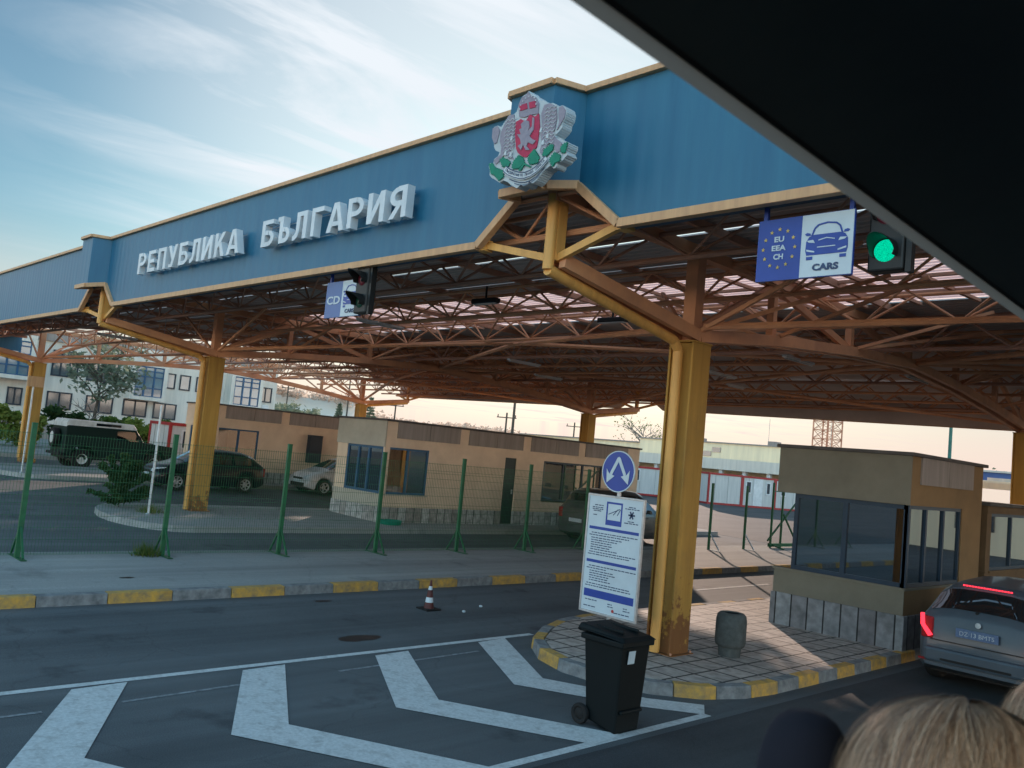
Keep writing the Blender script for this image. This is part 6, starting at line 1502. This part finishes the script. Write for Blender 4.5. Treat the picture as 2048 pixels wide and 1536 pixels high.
# ------------------------------------------------------------------ light and sky
ELEV, AZ = math.radians(11.8), math.radians(-43.8)     # azimuth clockwise from +Y
sd_ = Vector((math.sin(AZ)*math.cos(ELEV), math.cos(AZ)*math.cos(ELEV), math.sin(ELEV)))
sun = bpy.data.lights.new('sun', 'SUN'); sun.energy = SUNE; sun.angle = math.radians(.6); sun.color = (1.0,.75,.60)
so = bpy.data.objects.new('sun', sun); COL.objects.link(so); so.rotation_euler = sd_.to_track_quat('Z', 'Y').to_euler(); so.location = sd_*60
w = bpy.data.worlds.new('World'); scene.world = w; w.use_nodes = True; nt = w.node_tree; nt.nodes.clear(); L = nt.links.new
out = N(nt,'ShaderNodeOutputWorld'); bg = N(nt,'ShaderNodeBackground', Strength=SKYS); L(bg.outputs[0], out.inputs[0])
sky = N(nt,'ShaderNodeTexSky', sky_type='NISHITA'); sky.sun_disc = False; sky.sun_elevation = ELEV; sky.sun_rotation = AZ; sky.altitude = 100; sky.air_density = 1.0; sky.dust_density = 1.2; sky.ozone_density = 1.5
tc = N(nt,'ShaderNodeTexCoord')
# thin streaky cirrus drawn on a flat cloud layer: direction divided by its height
sp = N(nt,'ShaderNodeSeparateXYZ'); L(tc.outputs['Generated'], sp.inputs[0])
zz = N(nt,'ShaderNodeMath', operation='MAXIMUM'); L(sp.outputs[2], zz.inputs[0]); zz.inputs[1].default_value = .04
dx = N(nt,'ShaderNodeMath', operation='DIVIDE'); L(sp.outputs[0], dx.inputs[0]); L(zz.outputs[0], dx.inputs[1])
dy = N(nt,'ShaderNodeMath', operation='DIVIDE'); L(sp.outputs[1], dy.inputs[0]); L(zz.outputs[0], dy.inputs[1])
cb = N(nt,'ShaderNodeCombineXYZ'); L(dx.outputs[0], cb.inputs[0]); L(dy.outputs[0], cb.inputs[1])
mp = N(nt,'ShaderNodeMapping'); L(cb.outputs[0], mp.inputs[0]); mp.inputs['Rotation'].default_value = (0,0,math.radians(CROT)); mp.inputs['Scale'].default_value = (1.3,.55,1)
n1 = N(nt,'ShaderNodeTexNoise', Scale=1.3, Detail=9.0, Roughness=.58, Distortion=.7); L(mp.outputs[0], n1.inputs['Vector'])
n2 = N(nt,'ShaderNodeTexNoise', Scale=.35, Detail=4.0); L(cb.outputs[0], n2.inputs['Vector'])
r1 = N(nt,'ShaderNodeMapRange'); r1.inputs[1].default_value = .45; r1.inputs[2].default_value = .82; L(n1.outputs[0], r1.inputs[0])
r2 = N(nt,'ShaderNodeMapRange'); r2.inputs[1].default_value = .38; r2.inputs[2].default_value = .62; L(n2.outputs[0], r2.inputs[0])
ml = N(nt,'ShaderNodeMath', operation='MULTIPLY'); L(r1.outputs[0], ml.inputs[0]); L(r2.outputs[0], ml.inputs[1])
# brightness toward the sun (a wide thin-cloud glow around it)
dt = N(nt,'ShaderNodeVectorMath', operation='DOT_PRODUCT'); L(tc.outputs['Generated'], dt.inputs[0]); dt.inputs[1].default_value = tuple(GLOWDIR)
g1 = N(nt,'ShaderNodeMapRange'); g1.interpolation_type = 'SMOOTHSTEP'; g1.inputs[1].default_value = .86; g1.inputs[2].default_value = 1.0; L(dt.outputs['Value'], g1.inputs[0])
mA = N(nt,'ShaderNodeMix', data_type='RGBA'); mA.inputs[7].default_value = c4(CLOUDC)
sc = N(nt,'ShaderNodeMix', data_type='RGBA', blend_type='MULTIPLY'); sc.inputs[0].default_value = 1; sc.inputs[7].default_value = c4(SKYT); L(sky.outputs[0], sc.inputs[6])
fl = N(nt,'ShaderNodeMix', data_type='RGBA', blend_type='ADD'); fl.inputs[0].default_value = 1; fl.inputs[7].default_value = c4(SKYADD); L(sc.outputs[2], fl.inputs[6])
ag = N(nt,'ShaderNodeMath', operation='MULTIPLY_ADD'); L(g1.outputs[0], ag.inputs[0]); ag.inputs[1].default_value = GLOWA; 
cm = N(nt,'ShaderNodeMapRange'); cm.interpolation_type = 'SMOOTHSTEP'; cm.inputs[1].default_value = .80; cm.inputs[2].default_value = .97; cm.inputs[3].default_value = .10; cm.inputs[4].default_value = 1.35
dt2 = N(nt,'ShaderNodeVectorMath', operation='DOT_PRODUCT'); L(tc.outputs['Generated'], dt2.inputs[0]); dt2.inputs[1].default_value = (-.62,.66,.42); L(dt2.outputs['Value'], cm.inputs[0])
mq = N(nt,'ShaderNodeMath', operation='MULTIPLY'); L(ml.outputs[0], mq.inputs[0]); L(cm.outputs[0], mq.inputs[1]); L(mq.outputs[0], ag.inputs[2]); ag.use_clamp = True
L(ag.outputs[0], mA.inputs[0]); L(fl.outputs[2], mA.inputs[6])
# warm haze near the horizon
hz = N(nt,'ShaderNodeMapRange'); hz.interpolation_type = 'SMOOTHSTEP'; hz.inputs[1].default_value = .0; hz.inputs[2].default_value = .22; hz.inputs[3].default_value = HZA; hz.inputs[4].default_value = 0; L(sp.outputs[2], hz.inputs[0])
mB = N(nt,'ShaderNodeMix', data_type='RGBA'); mB.inputs[7].default_value = c4(HZC); L(hz.outputs[0], mB.inputs[0]); L(mA.outputs[2], mB.inputs[6])
# fill added: unseen sky overhead and behind is multiplied brighter; toward the sun unchanged
aw = N(nt,'ShaderNodeVectorMath', operation='DOT_PRODUCT'); L(tc.outputs['Generated'], aw.inputs[0]); aw.inputs[1].default_value = (-.69,.70,.10)
ar = N(nt,'ShaderNodeMapRange'); ar.interpolation_type = 'SMOOTHSTEP'; ar.inputs[1].default_value = .72; ar.inputs[2].default_value = .10; L(aw.outputs['Value'], ar.inputs[0])
gc = N(nt,'ShaderNodeMix', data_type='RGBA'); gc.inputs[6].default_value = (1,1,1,1); gc.inputs[7].default_value = c4(BACKG); gc.clamp_result = False; L(ar.outputs[0], gc.inputs[0])
mC = N(nt,'ShaderNodeMix', data_type='RGBA', blend_type='MULTIPLY'); mC.inputs[0].default_value = 1; L(mB.outputs[2], mC.inputs[6]); L(gc.outputs[2], mC.inputs[7])
L(mC.outputs[2], bg.inputs[0])
scene.view_settings.view_transform = 'Standard'; scene.view_settings.look = 'None'; scene.view_settings.exposure = 0; scene.view_settings.gamma = 1
scene.cycles.max_bounces = 8; scene.cycles.transparent_max_bounces = 24; scene.cycles.diffuse_bounces = 4
scene.cycles.sample_clamp_indirect = 6
